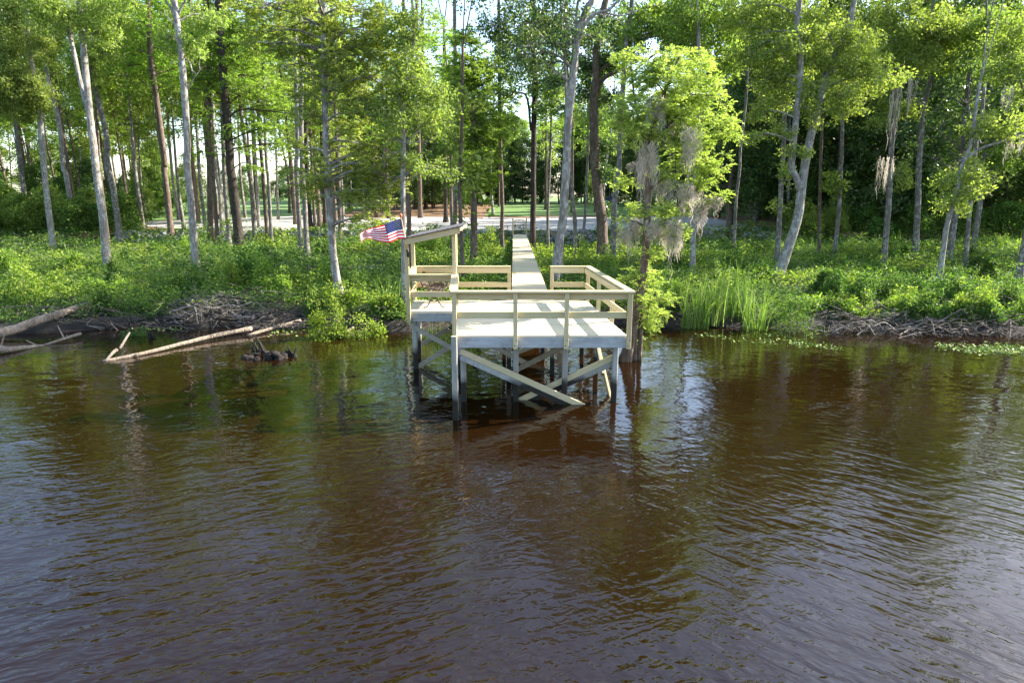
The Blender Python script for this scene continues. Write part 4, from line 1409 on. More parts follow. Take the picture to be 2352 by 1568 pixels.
def put(kind, var, x, y, sc, rot, name, label, cat, group):
    tm, cm = KIND[kind][var]
    z = float(height(x, y))
    e = empty(name, (x, y, z - .05), label, cat, group)
    e.rotation_euler = (0, 0, rot)
    e.scale = (sc, sc, sc)
    a = bpy.data.objects.new('trunk', tm)
    COL.objects.link(a)
    a.parent = e
    c = bpy.data.objects.new('crown', cm)
    COL.objects.link(c)
    c.parent = e


g = np.random.default_rng(77)


def scatter(n, kind, xr, yr, name, label, cat, group, sc=(.85, 1.2), mind=2.4, pix=True, avoid=None):
    pts, tries = [], 0
    while len(pts) < n and tries < n * 60:
        tries += 1
        y = math.sqrt(g.uniform(yr[0] ** 2, yr[1] ** 2))
        px = g.uniform(*xr)
        x = (px - CX) / F * y if pix else px
        if avoid and avoid(x, y): continue
        if any((x - a) ** 2 + (y - b_) ** 2 < mind * mind for a, b_ in pts): continue
        pts.append((x, y))
        put(kind, int(g.integers(len(KIND[kind]))), x, y, g.uniform(*sc), g.uniform(0, 6.28), name, label, cat, group)
    return pts


# right: a dark closed wood
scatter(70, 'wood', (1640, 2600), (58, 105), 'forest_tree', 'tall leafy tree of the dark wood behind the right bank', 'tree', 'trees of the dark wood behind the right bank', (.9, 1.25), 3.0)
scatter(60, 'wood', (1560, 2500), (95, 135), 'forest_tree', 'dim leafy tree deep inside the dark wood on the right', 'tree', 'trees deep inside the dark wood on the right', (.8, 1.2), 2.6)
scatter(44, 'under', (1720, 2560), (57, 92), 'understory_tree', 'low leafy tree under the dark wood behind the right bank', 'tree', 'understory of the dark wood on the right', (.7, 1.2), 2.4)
scatter(22, 'bush', (1780, 2500), (54.5, 60), 'forest_bush', 'leafy bush at the edge of the dark wood on the right', 'bush', 'bushes at the edge of the dark wood', (.6, .9), 2.2)
# trees standing on, just past the right edge, that shade the bank
for (x, y, v, s_) in ((28, 41, 2, .9), (33, 46, 0, .95), (40, 45, 1, 1.1), (46, 42, 3, 1.0), (44, 52, 0, 1.1), (52, 48, 1, 1.0)):
    put('tall', v, x, y, s_, x, 'forest_tree', 'leafy marsh tree standing past the right edge of the picture', 'tree', 'trees just past the right edge')
# centre: dark line of wood beyond the lawn
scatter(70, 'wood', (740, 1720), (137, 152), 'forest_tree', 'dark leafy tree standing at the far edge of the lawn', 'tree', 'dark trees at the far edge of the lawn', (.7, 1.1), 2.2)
scatter(40, 'tall', (760, 1680), (154, 190), 'forest_tree', 'tall leafy tree in the wood beyond the lawn', 'tree', 'trees of the wood beyond the lawn', (.9, 1.3), 4.0)
scatter(34, 'under', (760, 1700), (136, 160), 'understory_tree', 'low leafy tree along the far edge of the lawn', 'tree', 'understory along the far edge of the lawn', (.8, 1.3), 3.2)
scatter(15, 'wood', (820, 1085), (86, 133), 'forest_tree', 'shaded leafy tree standing on the pine straw beyond the road', 'tree', 'trees on the pine straw beyond the road', (.8, 1.1), 3.6)
scatter(14, 'wood', (1440, 1640), (100, 134), 'forest_tree', 'shaded leafy tree at the right end of the lawn', 'tree', 'trees at the right end of the lawn', (.7, 1.0), 3.2)
scatter(9, 'young', (840, 1640), (90, 130), 'young_tree', 'light green young tree on the lawn edge behind the dock', 'tree', 'young light green trees behind the dock', (.6, 1.0), 4.0, avoid=lambda x, y: 1100 < x / y * F + CX < 1330)
scatter(20, 'sparse', (800, 1640), (60, 132), 'slim_tree', 'slim tall tree standing between the road and the far wood', 'tree', 'slim trees between the road and the far wood', (.95, 1.3), 4.0,
        avoid=lambda x, y: abs(x - .7) < 3)
scatter(17, 'canopy', (-160, 520), (62, 112), 'slim_tree', 'tall tree with high leafy crown in the open wood on the left', 'tree', 'high crowned trees in the open wood on the left', (.75, 1.3), 4.0)
scatter(7, 'canopy', (520, 860), (62, 112), 'slim_tree', 'tall tree with a high leafy crown beyond the gravel road', 'tree', 'high crowned trees beyond the gravel road', (.95, 1.2), 5.0)
scatter(22, 'tall', (-1000, -190), (28, 100), 'forest_tree', 'leafy tree standing past the left edge of the picture', 'tree', 'trees just past the left edge', (.8, 1.1), 3.4)
scatter(14, 'bush', (-900, -180), (40, 62), 'bush', 'leafy bush past the left edge of the picture', 'bush', 'bushes just past the left edge', (.8, 1.2), 2.4)
# left: thinner wood, sky showing between the stems
scatter(44, 'sparse', (-160, 430), (57, 115), 'slim_tree', 'slim tall tree in the open wood on the left', 'tree', 'slim trees in the open wood on the left', (.9, 1.25), 2.6)
scatter(12, 'sparse', (430, 800), (60, 84), 'slim_tree', 'slim tall tree by the gravel road left of the dock', 'tree', 'slim trees by the gravel road', (.95, 1.2), 2.8)
scatter(19, 'bush', (-160, 340), (56.5, 63), 'bush', 'dense leafy bush in the thicket on the left bank', 'bush', 'thicket on the left bank', (.7, 1.15), 2.0)
scatter(22, 'under', (-160, 400), (64, 100), 'understory_tree', 'low leafy tree among the slim stems on the left', 'tree', 'understory of the open wood on the left', (.6, .95), 3.0)
scatter(26, 'young', (-120, 470), (68, 112), 'young_tree', 'light green young tree between the slim stems on the left', 'tree', 'young light green trees in the open wood on the left', (.7, 1.25), 3.0,
        avoid=lambda x, y: y < 88 and x / y * F + CX > 380)
scatter(34, 'under', (330, 800), (172, 215), 'far_tree', 'low tree in the far row beyond the lawn', 'tree', 'far row of low trees beyond the lawn', (.8, 1.15), 3.5)

# ------------------------------------------------------------------ marsh plants, beyond counting
def marsh(name, mat, n_per, y0, y1, keep, hgt, size, nleaf, seed, broad=.5):
    g = np.random.default_rng(seed)
    V, Fq, off = [], [], 0
    P = []
    for ya in np.arange(y0, y1, 1.0):
        hw = (1176 / F) * (ya + 1) * 1.32 + 4
        dens = n_per * np.interp(ya, [21, 30, 56], [1.0, .75, .38])
        n = int(dens * 2 * hw)
        x = g.uniform(-hw, hw, n)
        y = g.uniform(ya, ya + 1, n)
        P.append(np.stack([x, y], 1))
    P = np.vstack(P)
    s = P[:, 1] - np.interp(P[:, 0], SHX, SHY)
    ok = (s > .45) & keep(P[:, 0], P[:, 1], g) & ~((P[:, 0] > -.15) & (P[:, 0] < 1.35) & (P[:, 1] < 56))
    P = P[ok]
    n = len(P)
    sc = np.interp(P[:, 1], [21, 35, 56], [1, 1.25, 1.9])
    Hh = hgt * (.3 + 1.5 * vnoise(P[:, 0], P[:, 1], .5, seed) ** 1.6 + .4 * vnoise(P[:, 0], P[:, 1], 1.7, seed + 9)) * g.uniform(.6, 1.25, n) * np.interp(P[:, 1], [21, 56], [1, 1.15])
    base = np.stack([P[:, 0], P[:, 1], height(P[:, 0], P[:, 1])], 1)
    i = np.repeat(np.arange(n), nleaf)
    m_ = len(i)
    tz = g.random(m_) ** .6
    az = g.uniform(0, 2 * PI, m_)
    rr = .17 * sc[i] * (g.random(m_) ** .5) * (.5 + tz)
    q = base[i] + np.stack([np.cos(az) * rr, np.sin(az) * rr, Hh[i] * tz], 1)
    Dd = np.stack([np.cos(az), np.sin(az), g.uniform(-.35, .7, m_)], 1) + unit(m_, g) * .5
    L = size * sc[i] * g.uniform(.6, 1.3, m_)
    V, Fq = leaf_quads(q, Dd, L, L * g.uniform(broad * .7, broad * 1.2, m_), g)
    o = link(name, mesh_np(name, V, Fq, mat))
    return o


nz = lambda x, y, s, sd: vnoise(x, y, s, sd) * .65 + vnoise(x, y, s * 2.7, sd + 1) * .35
o = marsh('marsh_plants', LEAF['marsh'], 9, 20.5, 57, lambda x, y, g: nz(x, y, .22, 31) > .41, .5, .105, 24, 61)
tag(o, 'green leafy marsh plants covering the bank between the river and the woods', 'plants', kind='stuff')
o = marsh('bright_marsh_plants', LEAF['shrub'], 8, 20.5, 57, lambda x, y, g: (nz(x, y, .2, 41) > .54), .56, .11, 22, 62)
tag(o, 'lighter yellow green leafy plants in patches over the marsh', 'plants', kind='stuff')
o = marsh('marsh_grass', LEAF['reed'], 6, 21, 57, lambda x, y, g: (nz(x, y, .25, 51) > .56), .5, .34, 12, 63, .07)
tag(o, 'thin pale grass blades scattered between the marsh plants', 'grass', kind='stuff')
o = marsh('tall_weeds', LEAF['under'], 1.3, 21, 56, lambda x, y, g: (nz(x, y, .3, 71) > .45), 1.05, .12, 26, 65, .42)
tag(o, 'taller weedy stems standing above the marsh plants', 'weeds', kind='stuff')
o = marsh('dry_stems', BARK['vinewood'], 1.2, 21, 52, lambda x, y, g: (nz(x, y, .3, 81) > .5), .75, .42, 5, 66, .03)
tag(o, 'dry dead stems poking out of the marsh plants', 'dead stems', kind='stuff')
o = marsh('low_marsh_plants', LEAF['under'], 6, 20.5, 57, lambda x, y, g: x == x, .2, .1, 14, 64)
tag(o, 'low dark green ground cover under the taller marsh plants', 'plants', kind='stuff')

# ------------------------------------------------------------------ shrubs on the bank
NSH = 0


def shrub(px, py, wpx, hpx, leaf, label, size=.1, npc=60, dens=1.0, group=None, name='shrub', z=.3, flat=.8):
    """px, py: foot of the shrub in the photo grid"""
    global NSH
    NSH += 1
    g = np.random.default_rng(3000 + NSH)
    b_ = onZ(px, py, z)
    gz = min(float(height(b_[0], b_[1])), z)
    mpp = math.hypot(b_[1], 4) / F
    W, H = wpx * mpp / 2 * 1.12, hpx * mpp * 1.35
    loc = np.array([b_[0], b_[1] + W * .5, gz])
    root = empty(name, loc, label, 'shrub', group)
    rc = max(.14, min(.3, W * .3))
    n = int(dens * 4.2 * (W * (H + W * .5)) / (rc * rc)) + 6
    V, Fq, off = [], [], 0
    mb = MB()
    for k in range(n):
        u_ = unit(1, g)[0] * (g.random() ** .35)
        c = np.array([u_[0] * W, u_[1] * W * flat, abs(u_[2]) * H * .95 + .06])
        azz = math.atan2(u_[1], u_[0])
        c[2] *= .75 + .4 * math.sin(azz * 2 + NSH) + .25 * math.sin(azz * 5 + NSH * 2.3)
        c[2] = max(.05, c[2]) * (1 + (.45 if g.random() < .12 else 0))
        c[:2] *= (1 - .25 * (c[2] / H)) * (1 + .16 * g.normal())
        kf = g.uniform(.3, 1.2)
        v, f_ = broad_clump(c, rc * (.55 + .6 * kf), max(8, int(npc * kf)), size * g.uniform(.65, 1.35), g)
        V.append(v)
        Fq.append(f_ + off)
        off += len(v)
        if k % 4 == 0:
            mb.tube(smooth_path([[g.normal() * .08, g.normal() * .08, -.1], c * .5 + g.normal(size=3) * .06, c], 3), np.linspace(.014, .005, 7), 4, 0)
    mb.build('stems', BARK['twig'], root)
    link('foliage', mesh_np('foliage', np.vstack(V), np.vstack(Fq), LEAF[leaf]), root)


SH = [
    (745, 778, 105, 125, 'shrub', 'largest bright green shrub at the water edge left of the flag', .1),
    (838, 775, 95, 62, 'shrub', 'low bright shrub overhanging the water right of the largest bright one', .09),
    (575, 672, 110, 82, 'marsh', 'big dark green shrub behind the twig pile in the left middle', .13),
    (528, 690, 60, 72, 'shrub', 'bright shrub in front of the big dark one by the twig pile', .11),
    (600, 692, 70, 60, 'shrub', 'light leafy shrub at the right foot of the big dark one', .12),
    (652, 698, 30, 50, 'shrub', 'small upright bright shrub right of the twig pile', .09),
    (297, 755, 92, 42, 'marsh', 'low rounded green tuft at the water left of the twig pile', .07),
    (425, 690, 90, 62, 'marsh', 'dark rounded shrub at the foot of the speckled white tree', .1),
    (365, 690, 70, 50, 'marsh', 'dark green shrub left of the foot of the speckled white tree', .1),
    (820, 710, 80, 62, 'marsh', 'dark green shrub right of the white cypress foot', .1),
    (45, 712, 110, 70, 'shrub', 'bright low shrub at the left edge above the big log', .11),
    (120, 700, 80, 50, 'shrub', 'bright low shrub right of the one at the left edge', .1),
    (210, 705, 70, 44, 'shrub', 'light green shrub above the right end of the big log', .1),
    (15, 650, 60, 60, 'shrub', 'yellow green shrub against the left edge', .11),
    (270, 690, 60, 40, 'shrub', 'yellowish shrub between the big log and the twig pile', .1),
    (665, 745, 40, 24, 'shrub', 'little grassy tuft below the small upright bright shrub', .07),
    (1838, 748, 118, 100, 'marsh', 'large feathery shrub right of the tall reeds', .055),
    (1925, 705, 70, 56, 'marsh', 'round shrub right of the large feathery one', .09),
    (1985, 718, 80, 70, 'marsh', 'dark round shrub above the middle of the right driftwood', .09),
    (2060, 715, 86, 66, 'marsh', 'dense green shrub left of the leaning leafy tree', .09),
    (2110, 690, 60, 44, 'marsh', 'small dark shrub at the foot of the leaning leafy tree', .09),
    (2185, 712, 90, 66, 'marsh', 'broad green shrub right of the leaning leafy tree', .1),
    (2262, 735, 80, 60, 'shrub', 'yellowish shrub above the right end of the driftwood', .09),
    (2325, 715, 80, 50, 'marsh', 'low shrub at the right edge of the bank', .1),
    (1490, 742, 70, 70, 'cypress', 'feathery yellow green growth at the foot of the mossy cypress', .09),
    (1460, 790, 46, 60, 'shrub', 'leafy growth low on the trunk base of the mossy cypress', .06),
    (1750, 655, 60, 40, 'marsh', 'green shrub behind the tall reeds', .1),
    (1690, 630, 70, 40, 'marsh', 'low green shrub left of the leaning forked tree', .1),
    (1400, 640, 70, 50, 'shrub', 'bright bush behind the back rail of the dock', .1),
    (1340, 625, 60, 40, 'shrub', 'bright bush between the two grey trees behind the dock', .1),
    (1520, 625, 70, 50, 'shrub', 'bright leafy shrub under the longest moss beard', .1),
    (980, 600, 90, 50, 'shrub', 'bright leafy shrub seen under the dock roof', .12),
    (1120, 600, 60, 46, 'shrub', 'bright leafy shrub right of the green cypress trunk', .12),
    (880, 690, 50, 40, 'marsh', 'small green shrub left of the pale reeds by the dock', .09)]
for (px, py, w_, h_, lf, lab, sz) in SH:
    shrub(px, py, w_, h_, lf, lab, sz, z=.05 if py > 765 else .3)
g = np.random.default_rng(321)
for k in range(84):
    px = g.uniform(-10, 2370)
    if 930 < px < 1440 or 1570 < px < 1770 or px < 225 or 420 < px < 640: continue
    x_ = (px - CX) / F * 22
    ysh = float(np.interp(x_, SHX, SHY)) + g.uniform(.35, 1.3)
    dd_ = math.atan2(CAMZ - .25, ysh)
    py = CY + F * math.tan(dd_ - PITCH)
    shrub(px, py, g.uniform(30, 80), g.uniform(22, 48), 'marsh' if g.random() < .55 else 'shrub', 'small leafy shrub on the edge of the bank above the waterline', .085, group='small shrubs along the edge of the bank', z=.22)
g = np.random.default_rng(123)
for k in range(46):
    px, py = g.uniform(-20, 2380), g.uniform(585, 690)
    if 900 < px < 1500: continue
    f_ = (py - 560) / 130
    shrub(px, py, g.uniform(36, 70) * (.6 + .5 * f_), g.uniform(26, 46) * (.6 + .5 * f_), 'marsh' if g.random() < .6 else 'shrub', 'low leafy shrub rising a little above the marsh plants', .11, group='low shrubs scattered over the marsh')
# ------------------------------------------------------------------ reeds
NR_ = 0


def reeds(px, py, wpx, hpx, n, label, name='reed_clump', z=.15, bw=.019):
    global NR_
    NR_ += 1
    g = np.random.default_rng(4000 + NR_)
    b_ = onZ(px, py, z)
    mpp = math.hypot(b_[1], 4) / F
    W, H = wpx * mpp / 2, hpx * mpp * 1.22
    loc = np.array([b_[0], b_[1] + .2, min(float(height(b_[0], b_[1] + .2)), z)])
    V, Fq, off = [], [], 0
    for k in range(n):
        o_ = np.array([g.uniform(-W, W), g.normal() * W * .35, -.1])
        h_ = H * g.uniform(.5, 1.08)
        ln = g.normal(size=2) * .16 * h_
        bend = g.uniform(0, 1) ** 3
        tt = np.linspace(0, 1, 6)
        C = o_ + np.stack([ln[0] * tt ** 2 * (1 + bend), ln[1] * tt ** 2 * (1 + bend), h_ * (tt - .35 * bend * tt ** 3)], 1)
        a = g.uniform(0, PI)
        s = np.array([math.cos(a), math.sin(a), 0])
        ww = bw * g.uniform(.6, 1.2) * (1 - .85 * tt)
        V.append(np.stack([C - s * ww[:, None], C + s * ww[:, None]], 1).reshape(-1, 3))
        i = np.arange(5) * 2
        Fq.append(np.stack([i, i + 1, i + 3, i + 2], 1) + off)
        off += 12
    o = link(name, mesh_np(name, np.vstack(V), np.vstack(Fq), LEAF['reed']))
    o.location = tuple(loc)
    tag(o, label, 'reeds')


for a_ in ((1598, 745, 60, 125, 130, 'tall reed clump at the left end of the right bank reeds'),
           (1640, 742, 50, 112, 110, 'reed clump second from the left on the right bank'),
           (1690, 738, 60, 120, 130, 'tallest reed clump in the middle of the right bank reeds'),
           (1738, 750, 50, 110, 100, 'reed clump at the right end of the right bank reeds'),
           (1722, 768, 40, 50, 30, 'small bent reed tuft leaning over the water below the reeds'),
           (1660, 762, 40, 36, 26, 'little reed tuft lying at the waterline'),
           (888, 722, 52, 86, 70, 'pale reed clump on the bank just left of the dock'),
           (905, 712, 40, 70, 50, 'shorter reed clump between the pale reeds and the dock'),
           (1000, 770, 60, 60, 90, 'reeds standing behind the dock braces on the left'),
           (1060, 745, 50, 50, 70, 'reeds behind the left part of the dock'),
           (1100, 655, 60, 50, 60, 'thin reeds seen through the back rail left of the boardwalk'),
           (1500, 700, 50, 80, 80, 'bright reeds right of the dock corner behind the cypress'),
           (1385, 665, 60, 60, 60, 'yellow green reeds seen through the back rail right of the boardwalk'),
           (60, 640, 20, 40, 14, 'sparse dry reed tuft standing in the left marsh'),
           (75, 655, 20, 34, 14, 'second dry reed tuft beside the first in the left marsh')):
    reeds(*a_)
o_r = None
for k, (px, py) in enumerate(((60, 555), (110, 548), (190, 552), (300, 550), (330, 545), (20, 560))):
    reeds(px, py, 34, 34, 40, 'upright pale grass tuft at the foot of the left thicket', 'grass_tuft', .4, .02)
    ob = COL.objects[-1]
    ob['group'] = 'grass tufts at the foot of the left thicket'
for k in range(9):
    reeds(1960 + k * 47, 590 - 6 * (k % 3), 50, 46, 50, 'dim grass tuft along the foot of the dark wood on the right', 'grass_tuft', .4, .02)
    ob = COL.objects[-1]
    ob['group'] = 'grass tufts at the foot of the dark wood'

# ------------------------------------------------------------------ logs, stump, driftwood
def log(pts, w0, w1, mat, label, name='log', z=None, stubs=0):
    """pts: (x, y, z) photo grid points with their own height over the water"""
    P = np.array([onZ(a, b_, c) for a, b_, c in pts])
    P = smooth_path(P, 6)
    mpp = P[0][1] / F
    s = np.linspace(0, 1, len(P))
    g = np.random.default_rng(abs(int(pts[0][0] + pts[0][1] * 3)))
    mb = MB()
    mb.tube(P, (w0 * (1 - s) + w1 * s) * .5 * mpp, 10, 0, True, True, .16, abs(int(pts[0][0])))
    for k in range(stubs):
        i = g.integers(2, len(P) - 1)
        d = g.normal(size=3) * .3
        d[2] = abs(d[2])
        mb.tube(smooth_path([P[i], P[i] + d * .5, P[i] + d], 3), np.linspace(.03, .012, 7)[:len(smooth_path([P[i], P[i] + d * .5, P[i] + d], 3))], 5, 0)
    c = P.mean(0)
    o = mb.build(name, BARK[mat], None, c)
    o.location = tuple(c)
    tag(o, label, 'log')


log([(-40, 775, .1), (30, 757, .26), (80, 738, .42), (130, 722, .54), (205, 698, .68)], 25, 17, 'drift', 'thick smooth driftwood log rising from the water at the left edge', stubs=1)
log([(236, 830, .0), (330, 811, .05), (430, 786, .09), (500, 769, .13), (578, 754, .18)], 8, 13, 'drift', 'long slender pale log lying out over the water in the left middle', stubs=2)
log([(570, 770, .06), (630, 752, .12), (690, 736, .2)], 7, 9, 'drift', 'thin pole lying against the bank right of the long pale log', 'pole')
log([(244, 827, -.02), (258, 811, .09), (268, 803, .15)], 5, 9, 'twig', 'short broken stub sticking out of the water by the tip of the long log', 'broken_branch')
log([(275, 800, .18), (297, 764, .42)], 6, 5, 'twig', 'thin grey stick leaning behind the short broken stub', 'stick')
log([(-20, 792, .22), (12, 803, .1), (60, 798, .04), (100, 793, .0)], 22, 5, 'drift', 'weathered root end at the left edge below the big log', 'driftwood_root', stubs=2)
log([(100, 793, -.02), (140, 780, .08), (185, 766, .14)], 5, 8, 'drift', 'forked grey branch lying in the water below the big log', 'broken_branch', stubs=2)
log([(785, 768, -.02), (812, 752, .12)], 8, 6, 'drift', 'short reddish stick at the water below the largest bright shrub', 'stick')
log([(610, 806, -.03), (598, 788, .12), (585, 768, .3)], 5, 3, 'wet', 'dark branch rising from the water behind the black stump', 'broken_branch', stubs=2)
log([(905, 735, .1), (940, 715, .3), (985, 700, .5)], 10, 8, 'wet', 'dark fallen log on the bank behind the left dock piling', stubs=1)
for pts, lab in (([(1975, 700, .5), (2020, 715, .4), (2060, 745, .15), (2110, 752, .05)], 'pale grey fallen branch in the middle of the right driftwood'),
                 ([(2085, 705, .5), (2150, 715, .35), (2220, 745, .1), (2290, 765, .0)], 'long grey fallen pole sloping into the water on the right'),
                 ([(2200, 715, .5), (2260, 740, .25), (2335, 760, .05)], 'dark fallen pole at the far right sloping to the water'),
                 ([(1930, 700, .45), (1990, 718, .35), (2040, 752, .05)], 'bent grey branch left of the middle of the right driftwood')):
    log(pts, 7, 4, 'vinewood' if 'pale' in lab or 'bent' in lab else 'twig', lab, 'fallen_branch', stubs=4)

# black stump of roots standing out of the water
c0 = onZ(628, 822, 0)
mb = MB()
g = np.random.default_rng(91)
for k in range(16):
    o_ = np.array([g.normal() * .38, g.normal() * .16, -.15])
    h_ = .17 * math.exp(-(o_[0] / .6) ** 2) * g.uniform(.5, 1.1) + .06
    P = smooth_path([o_, o_ + np.array([g.normal() * .06, g.normal() * .05, .1 + h_ * .5]), o_ + np.array([g.normal() * .14, g.normal() * .08, .1 + h_])], 3)
    mb.tube(P, np.linspace(g.uniform(.09, .16), g.uniform(.03, .07), len(P)), 7, 0, True, True, .35, k)
o = mb.build('stump', BARK['wet'])
o.location = tuple(c0)
tag(o, 'jagged black stump breaking the water left of the dock', 'stump')
for (px, py, s_, lab) in ((590, 812, .8, 'low black root hump left of the jagged stump'), (672, 818, .6, 'pointed black snag right of the jagged stump'), (345, 775, .55, 'twisted dark snag standing in the water above the long log')):
    c0 = onZ(px, py, 0)
    mb = MB()
    for k in range(6):
        o_ = np.array([g.normal() * .12, g.normal() * .07, -.15]) * s_
        P = smooth_path([o_, o_ + np.array([g.normal() * .05, 0, .22]) * s_, o_ + np.array([g.normal() * .12, 0, .3 + .14 * (k % 3)]) * s_], 3)
        mb.tube(P, np.linspace(.09, .03, len(P)) * s_, 6, 0, True, True, .35, k)
    o = mb.build('snag', BARK['wet'])
    o.location = tuple(c0)
    tag(o, lab, 'snag')


def twig_pile(x0, x1, yb0, yb1, hgt, n, mat, label, seed):
    """tangle of dead twigs along the shore between two photo columns, yb: photo rows of its near and far edge"""
    g = np.random.default_rng(seed)
    mb = MB()
    for k in range(n):
        px = g.uniform(x0, x1)
        f = g.random()
        b_ = onZ(px, yb1 + (yb0 - yb1) * f, .05 + .22 * (1 - f))
        gz = max(-.02, float(height(b_[0], b_[1])))
        hh = gz + hgt * g.random() ** 1.4 * math.sin(PI * min(.97, max(.12, (px - x0) / (x1 - x0))))
        a = g.normal() * .75 + (PI if g.random() < .5 else 0)
        ln = g.uniform(.35, 1.5) * (1 if g.random() < .8 else 1.7)
        d = np.array([math.cos(a), math.sin(a) * .7, g.normal() * .17])
        p0 = np.array([b_[0], b_[1], hh])
        P = smooth_path([p0 - d * ln / 2, p0 + g.normal(size=3) * .13 * ln, p0 + d * ln * .3 + g.normal(size=3) * .13 * ln, p0 + d * ln / 2 + np.array([0, 0, g.normal() * .12])], 3)
        r_ = g.uniform(.005, .014) if g.random() < .86 else g.uniform(.018, .035)
        P[:, 2] = np.maximum(P[:, 2], -.06)
        mb.tube(P, np.linspace(r_, r_ * .4, len(P)), 4, 0 if g.random() < .6 else 1, True, False)
        for q in range(2):
            j = g.integers(2, len(P) - 1)
            e = P[j] + d * g.uniform(.1, .35) + g.normal(size=3) * .13
            mb.tube([P[j], (P[j] + e) / 2 + g.normal(size=3) * .02, e], [r_ * .5, r_ * .4, .003], 3, 0, True, False)
    o = mb.build('driftwood_pile', [BARK[mat], BARK['wet']])
    tag(o, label, 'driftwood', kind='stuff')


twig_pile(400, 620, 748, 690, .55, 560, 'vinewood', 'pale tangle of dead twigs on the left bank', 5)
twig_pile(560, 720, 755, 705, .2, 260, 'twig', 'brown dead twigs on the mud right of the pale tangle', 6)
twig_pile(40, 420, 755, 700, .3, 320, 'twig', 'dark dead twigs around the big log on the left', 7)
twig_pile(1860, 2120, 765, 705, .5, 380, 'vinewood', 'grey tangle of dead branches on the right bank', 8)
twig_pile(2060, 2360, 770, 712, .45, 380, 'twig', 'dark tangle of dead branches at the far right bank', 9)
twig_pile(780, 930, 745, 700, .2, 220, 'twig', 'dead twigs on the mud left of the dock', 10)
twig_pile(1500, 1600, 748, 690, .25, 160, 'wet', 'dark twigs on the mud left of the right bank reeds', 11)
twig_pile(1000, 1440, 745, 690, .15, 200, 'wet', 'dark twigs on the mud behind the dock', 12)

# floating leaves on the right, beyond counting
def pads(regs, name, label, seed):
    g = np.random.default_rng(seed)
    Q = []
    for (x0, x1, y0, y1, n) in regs:
        for k in range(n):
            px = g.uniform(x0, x1)
            q = onZ(px, y0 + (y1 - y0) * (px - x0) / (x1 - x0) + g.normal() * 5, .006)
            Q.append(q)
    Q = np.array(Q)
    n = len(Q)
    az = g.uniform(0, 6.28, n)
    Dd = np.stack([np.cos(az), np.sin(az), g.uniform(.0, .45, n) * (g.random(n) < .5)], 1)
    V, Fq = leaf_quads(Q, Dd, g.uniform(.05, .12, n), g.uniform(.05, .1, n), g, .02)
    V[:, 2] = np.maximum(V[:, 2], .004)
    tag(link(name, mesh_np(name, V, Fq, LEAF['pad'])), label, 'water plants', kind='stuff')


pads([(1600, 1800, 768, 790, 100), (1800, 1935, 784, 800, 140), (1700, 1900, 765, 775, 50)], 'floating_plants', 'thin drift of yellow green floating leaves below the reeds', 1)
pads([(2150, 2230, 792, 803, 110), (2220, 2400, 802, 808, 600), (2250, 2400, 796, 800, 160)], 'floating_plants', 'dense band of pale floating leaves at the right edge', 2)
pads([(620, 700, 765, 752, 90), (300, 420, 752, 752, 90), (1430, 1500, 800, 770, 60)], 'floating_plants', 'few floating leaves along the left bank and by the cypress', 3)

# riprap on the upland bank
g = np.random.default_rng(15)
mb = MB()
for k in range(1500):
    x = g.uniform(-34, 24)
    y = 54.6 + (vnoise(x, 0, .12, 5) - .5) * 2 + g.uniform(-.3, 2.4)
    if abs(x - .65) < .8 and y < 55.4: continue
    z = float(height(x, y))
    s_ = g.uniform(.12, .34)
    q = unit(8, g) * .25
    c = np.array([[-1, -1, -1], [1, -1, -1], [1, 1, -1], [-1, 1, -1], [-1, -1, 1], [1, -1, 1], [1, 1, 1], [-1, 1, 1]]) * .55 + q
    a = g.uniform(0, 6.28)
    c = c @ np.array([[math.cos(a), math.sin(a), 0], [-math.sin(a), math.cos(a), 0], [0, 0, .75]])
    mb.add(c * s_ + np.array([x, y, z + .08]), [[0, 3, 2, 1], [4, 5, 6, 7], [0, 1, 5, 4], [1, 2, 6, 5], [2, 3, 7, 6], [3, 0, 4, 7]], 0)
tag(mb.build('riprap_rocks', M['rock']), 'band of broken grey rocks along the bank below the gravel road', 'rocks', kind='stuff')

# ------------------------------------------------------------------ parked in the shade beyond the lawn
def prism(mb, prof, w, m=0, ins=0.0):
    """side profile (x, z) extruded across the width"""
    n = len(prof)
    A = np.array([[p_[0], -w / 2, p_[1]] for p_ in prof])
    B = np.array([[p_[0], w / 2, p_[1]] for p_ in prof])
    V = np.vstack([A, B])
    Fq = [[i, (i + 1) % n, n + (i + 1) % n, n + i] for i in range(n)]
    for o_ in (0, n):
        for k in range(0, n - 2, 2):
            f = [o_, o_ + k + 1, o_ + k + 2, o_ + min(k + 3, n - 1)]
            Fq.append(f if o_ else f[::-1])
    mb.add(V, Fq, m)


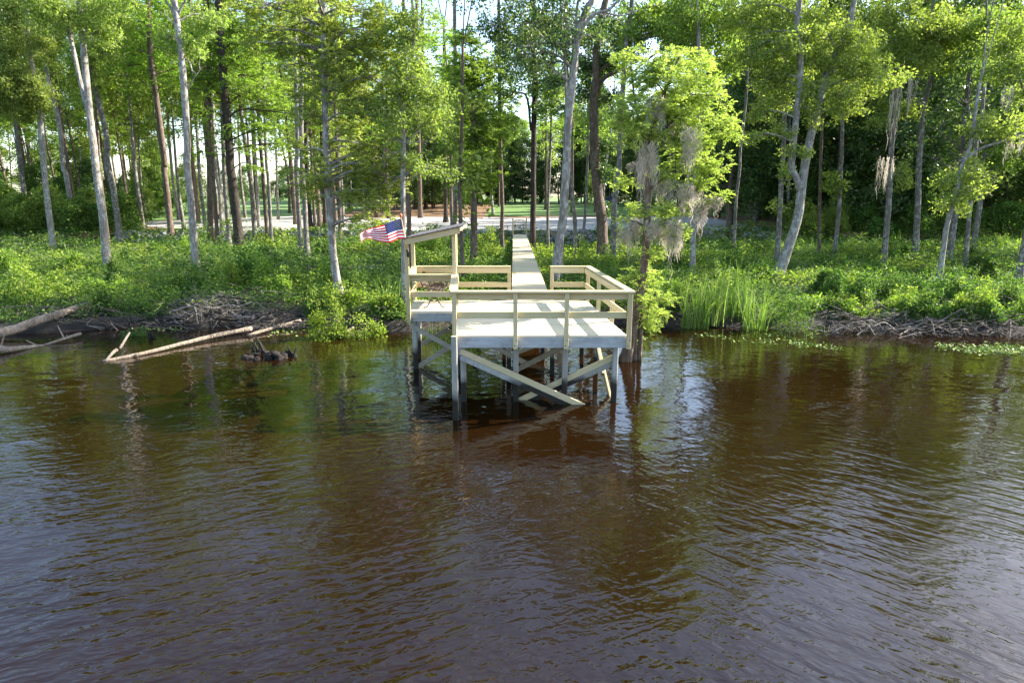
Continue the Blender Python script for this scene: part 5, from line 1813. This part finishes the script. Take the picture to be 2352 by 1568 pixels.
def suv(px, py, Y, rot, label):
    q = atY(px, py, Y)
    root = empty('parked_car', (q[0], Y, float(height(q[0], Y)) + .04), label, 'car')
    root.rotation_euler = (0, 0, rot)
    mb = MB()
    prism(mb, [(-2.25, .38), (-2.3, .7), (-2.2, 1.0), (-1.2, 1.08), (2.1, 1.08), (2.3, .95), (2.3, .45), (2.1, .36)], 1.8)
    prism(mb, [(-1.15, 1.08), (-.55, 1.62), (1.6, 1.66), (2.1, 1.08)], 1.56)
    mb.build('body', M['car'], root)
    for s in (-1, 1):
        mb = MB()
        prism(mb, [(-.85, 1.12), (-.45, 1.54), (1.45, 1.57), (1.8, 1.12)], .02)
        o = mb.build('side_window', M['glass'], root)
        o.location = (0, s * .785, 0)
        mb = MB()
        mb.tube([[-2.24, s * .62, .8], [-2.33, s * .62, .8]], [.11, .08], 10, 0)
        mb.build('headlight', M['lamp'], root)
        for xx in (-1.4, 1.4):
            mb = MB()
            mb.tube([[xx, s * .72, .36], [xx, s * .92, .36]], .36, 16, 0)
            wh = mb.build('wheel', M['rubber'], root)
            mb = MB()
            mb.tube([[xx, s * .9, .36], [xx, s * .935, .36]], .2, 12, 0)
            mb.build('rim', M['rock'], wh)
    mb = MB()
    mb.bar([-1.0, 0, 1.22], [-.66, 0, 1.55], 1.4, .015, 0, up=(-1, 0, 1))
    mb.build('windshield', M['glass'], root)


suv(1405, 466, 131, R(62), 'dark car parked in deep shade beyond the lawn, behind the smooth grey trees')
suv(772, 460, 130, R(20), 'dark car parked beyond the road, mostly hidden by the white cypress trunk')
q = atY(1394, 466, 118)
mb = MB()
mb.tube([[0, 0, 0], [0, 0, .1], [0, 0, .7], [0, 0, .8]], [.36, .4, .4, .38], 14, 0)
mb.tube([[0, 0, .8], [0, 0, .95], [0, 0, 1.08], [0, 0, 1.12]], [.4, .36, .2, .05], 14, 1)
o = mb.build('barrel', [M['teal'], M['flagwhite'] if 'flagwhite' in M else M['white']])
o.location = (q[0], 118, float(height(q[0], 118)) + .03)
tag(o, 'small teal barrel with a white domed top beside the smooth grey tree, beyond the lawn', 'barrel')
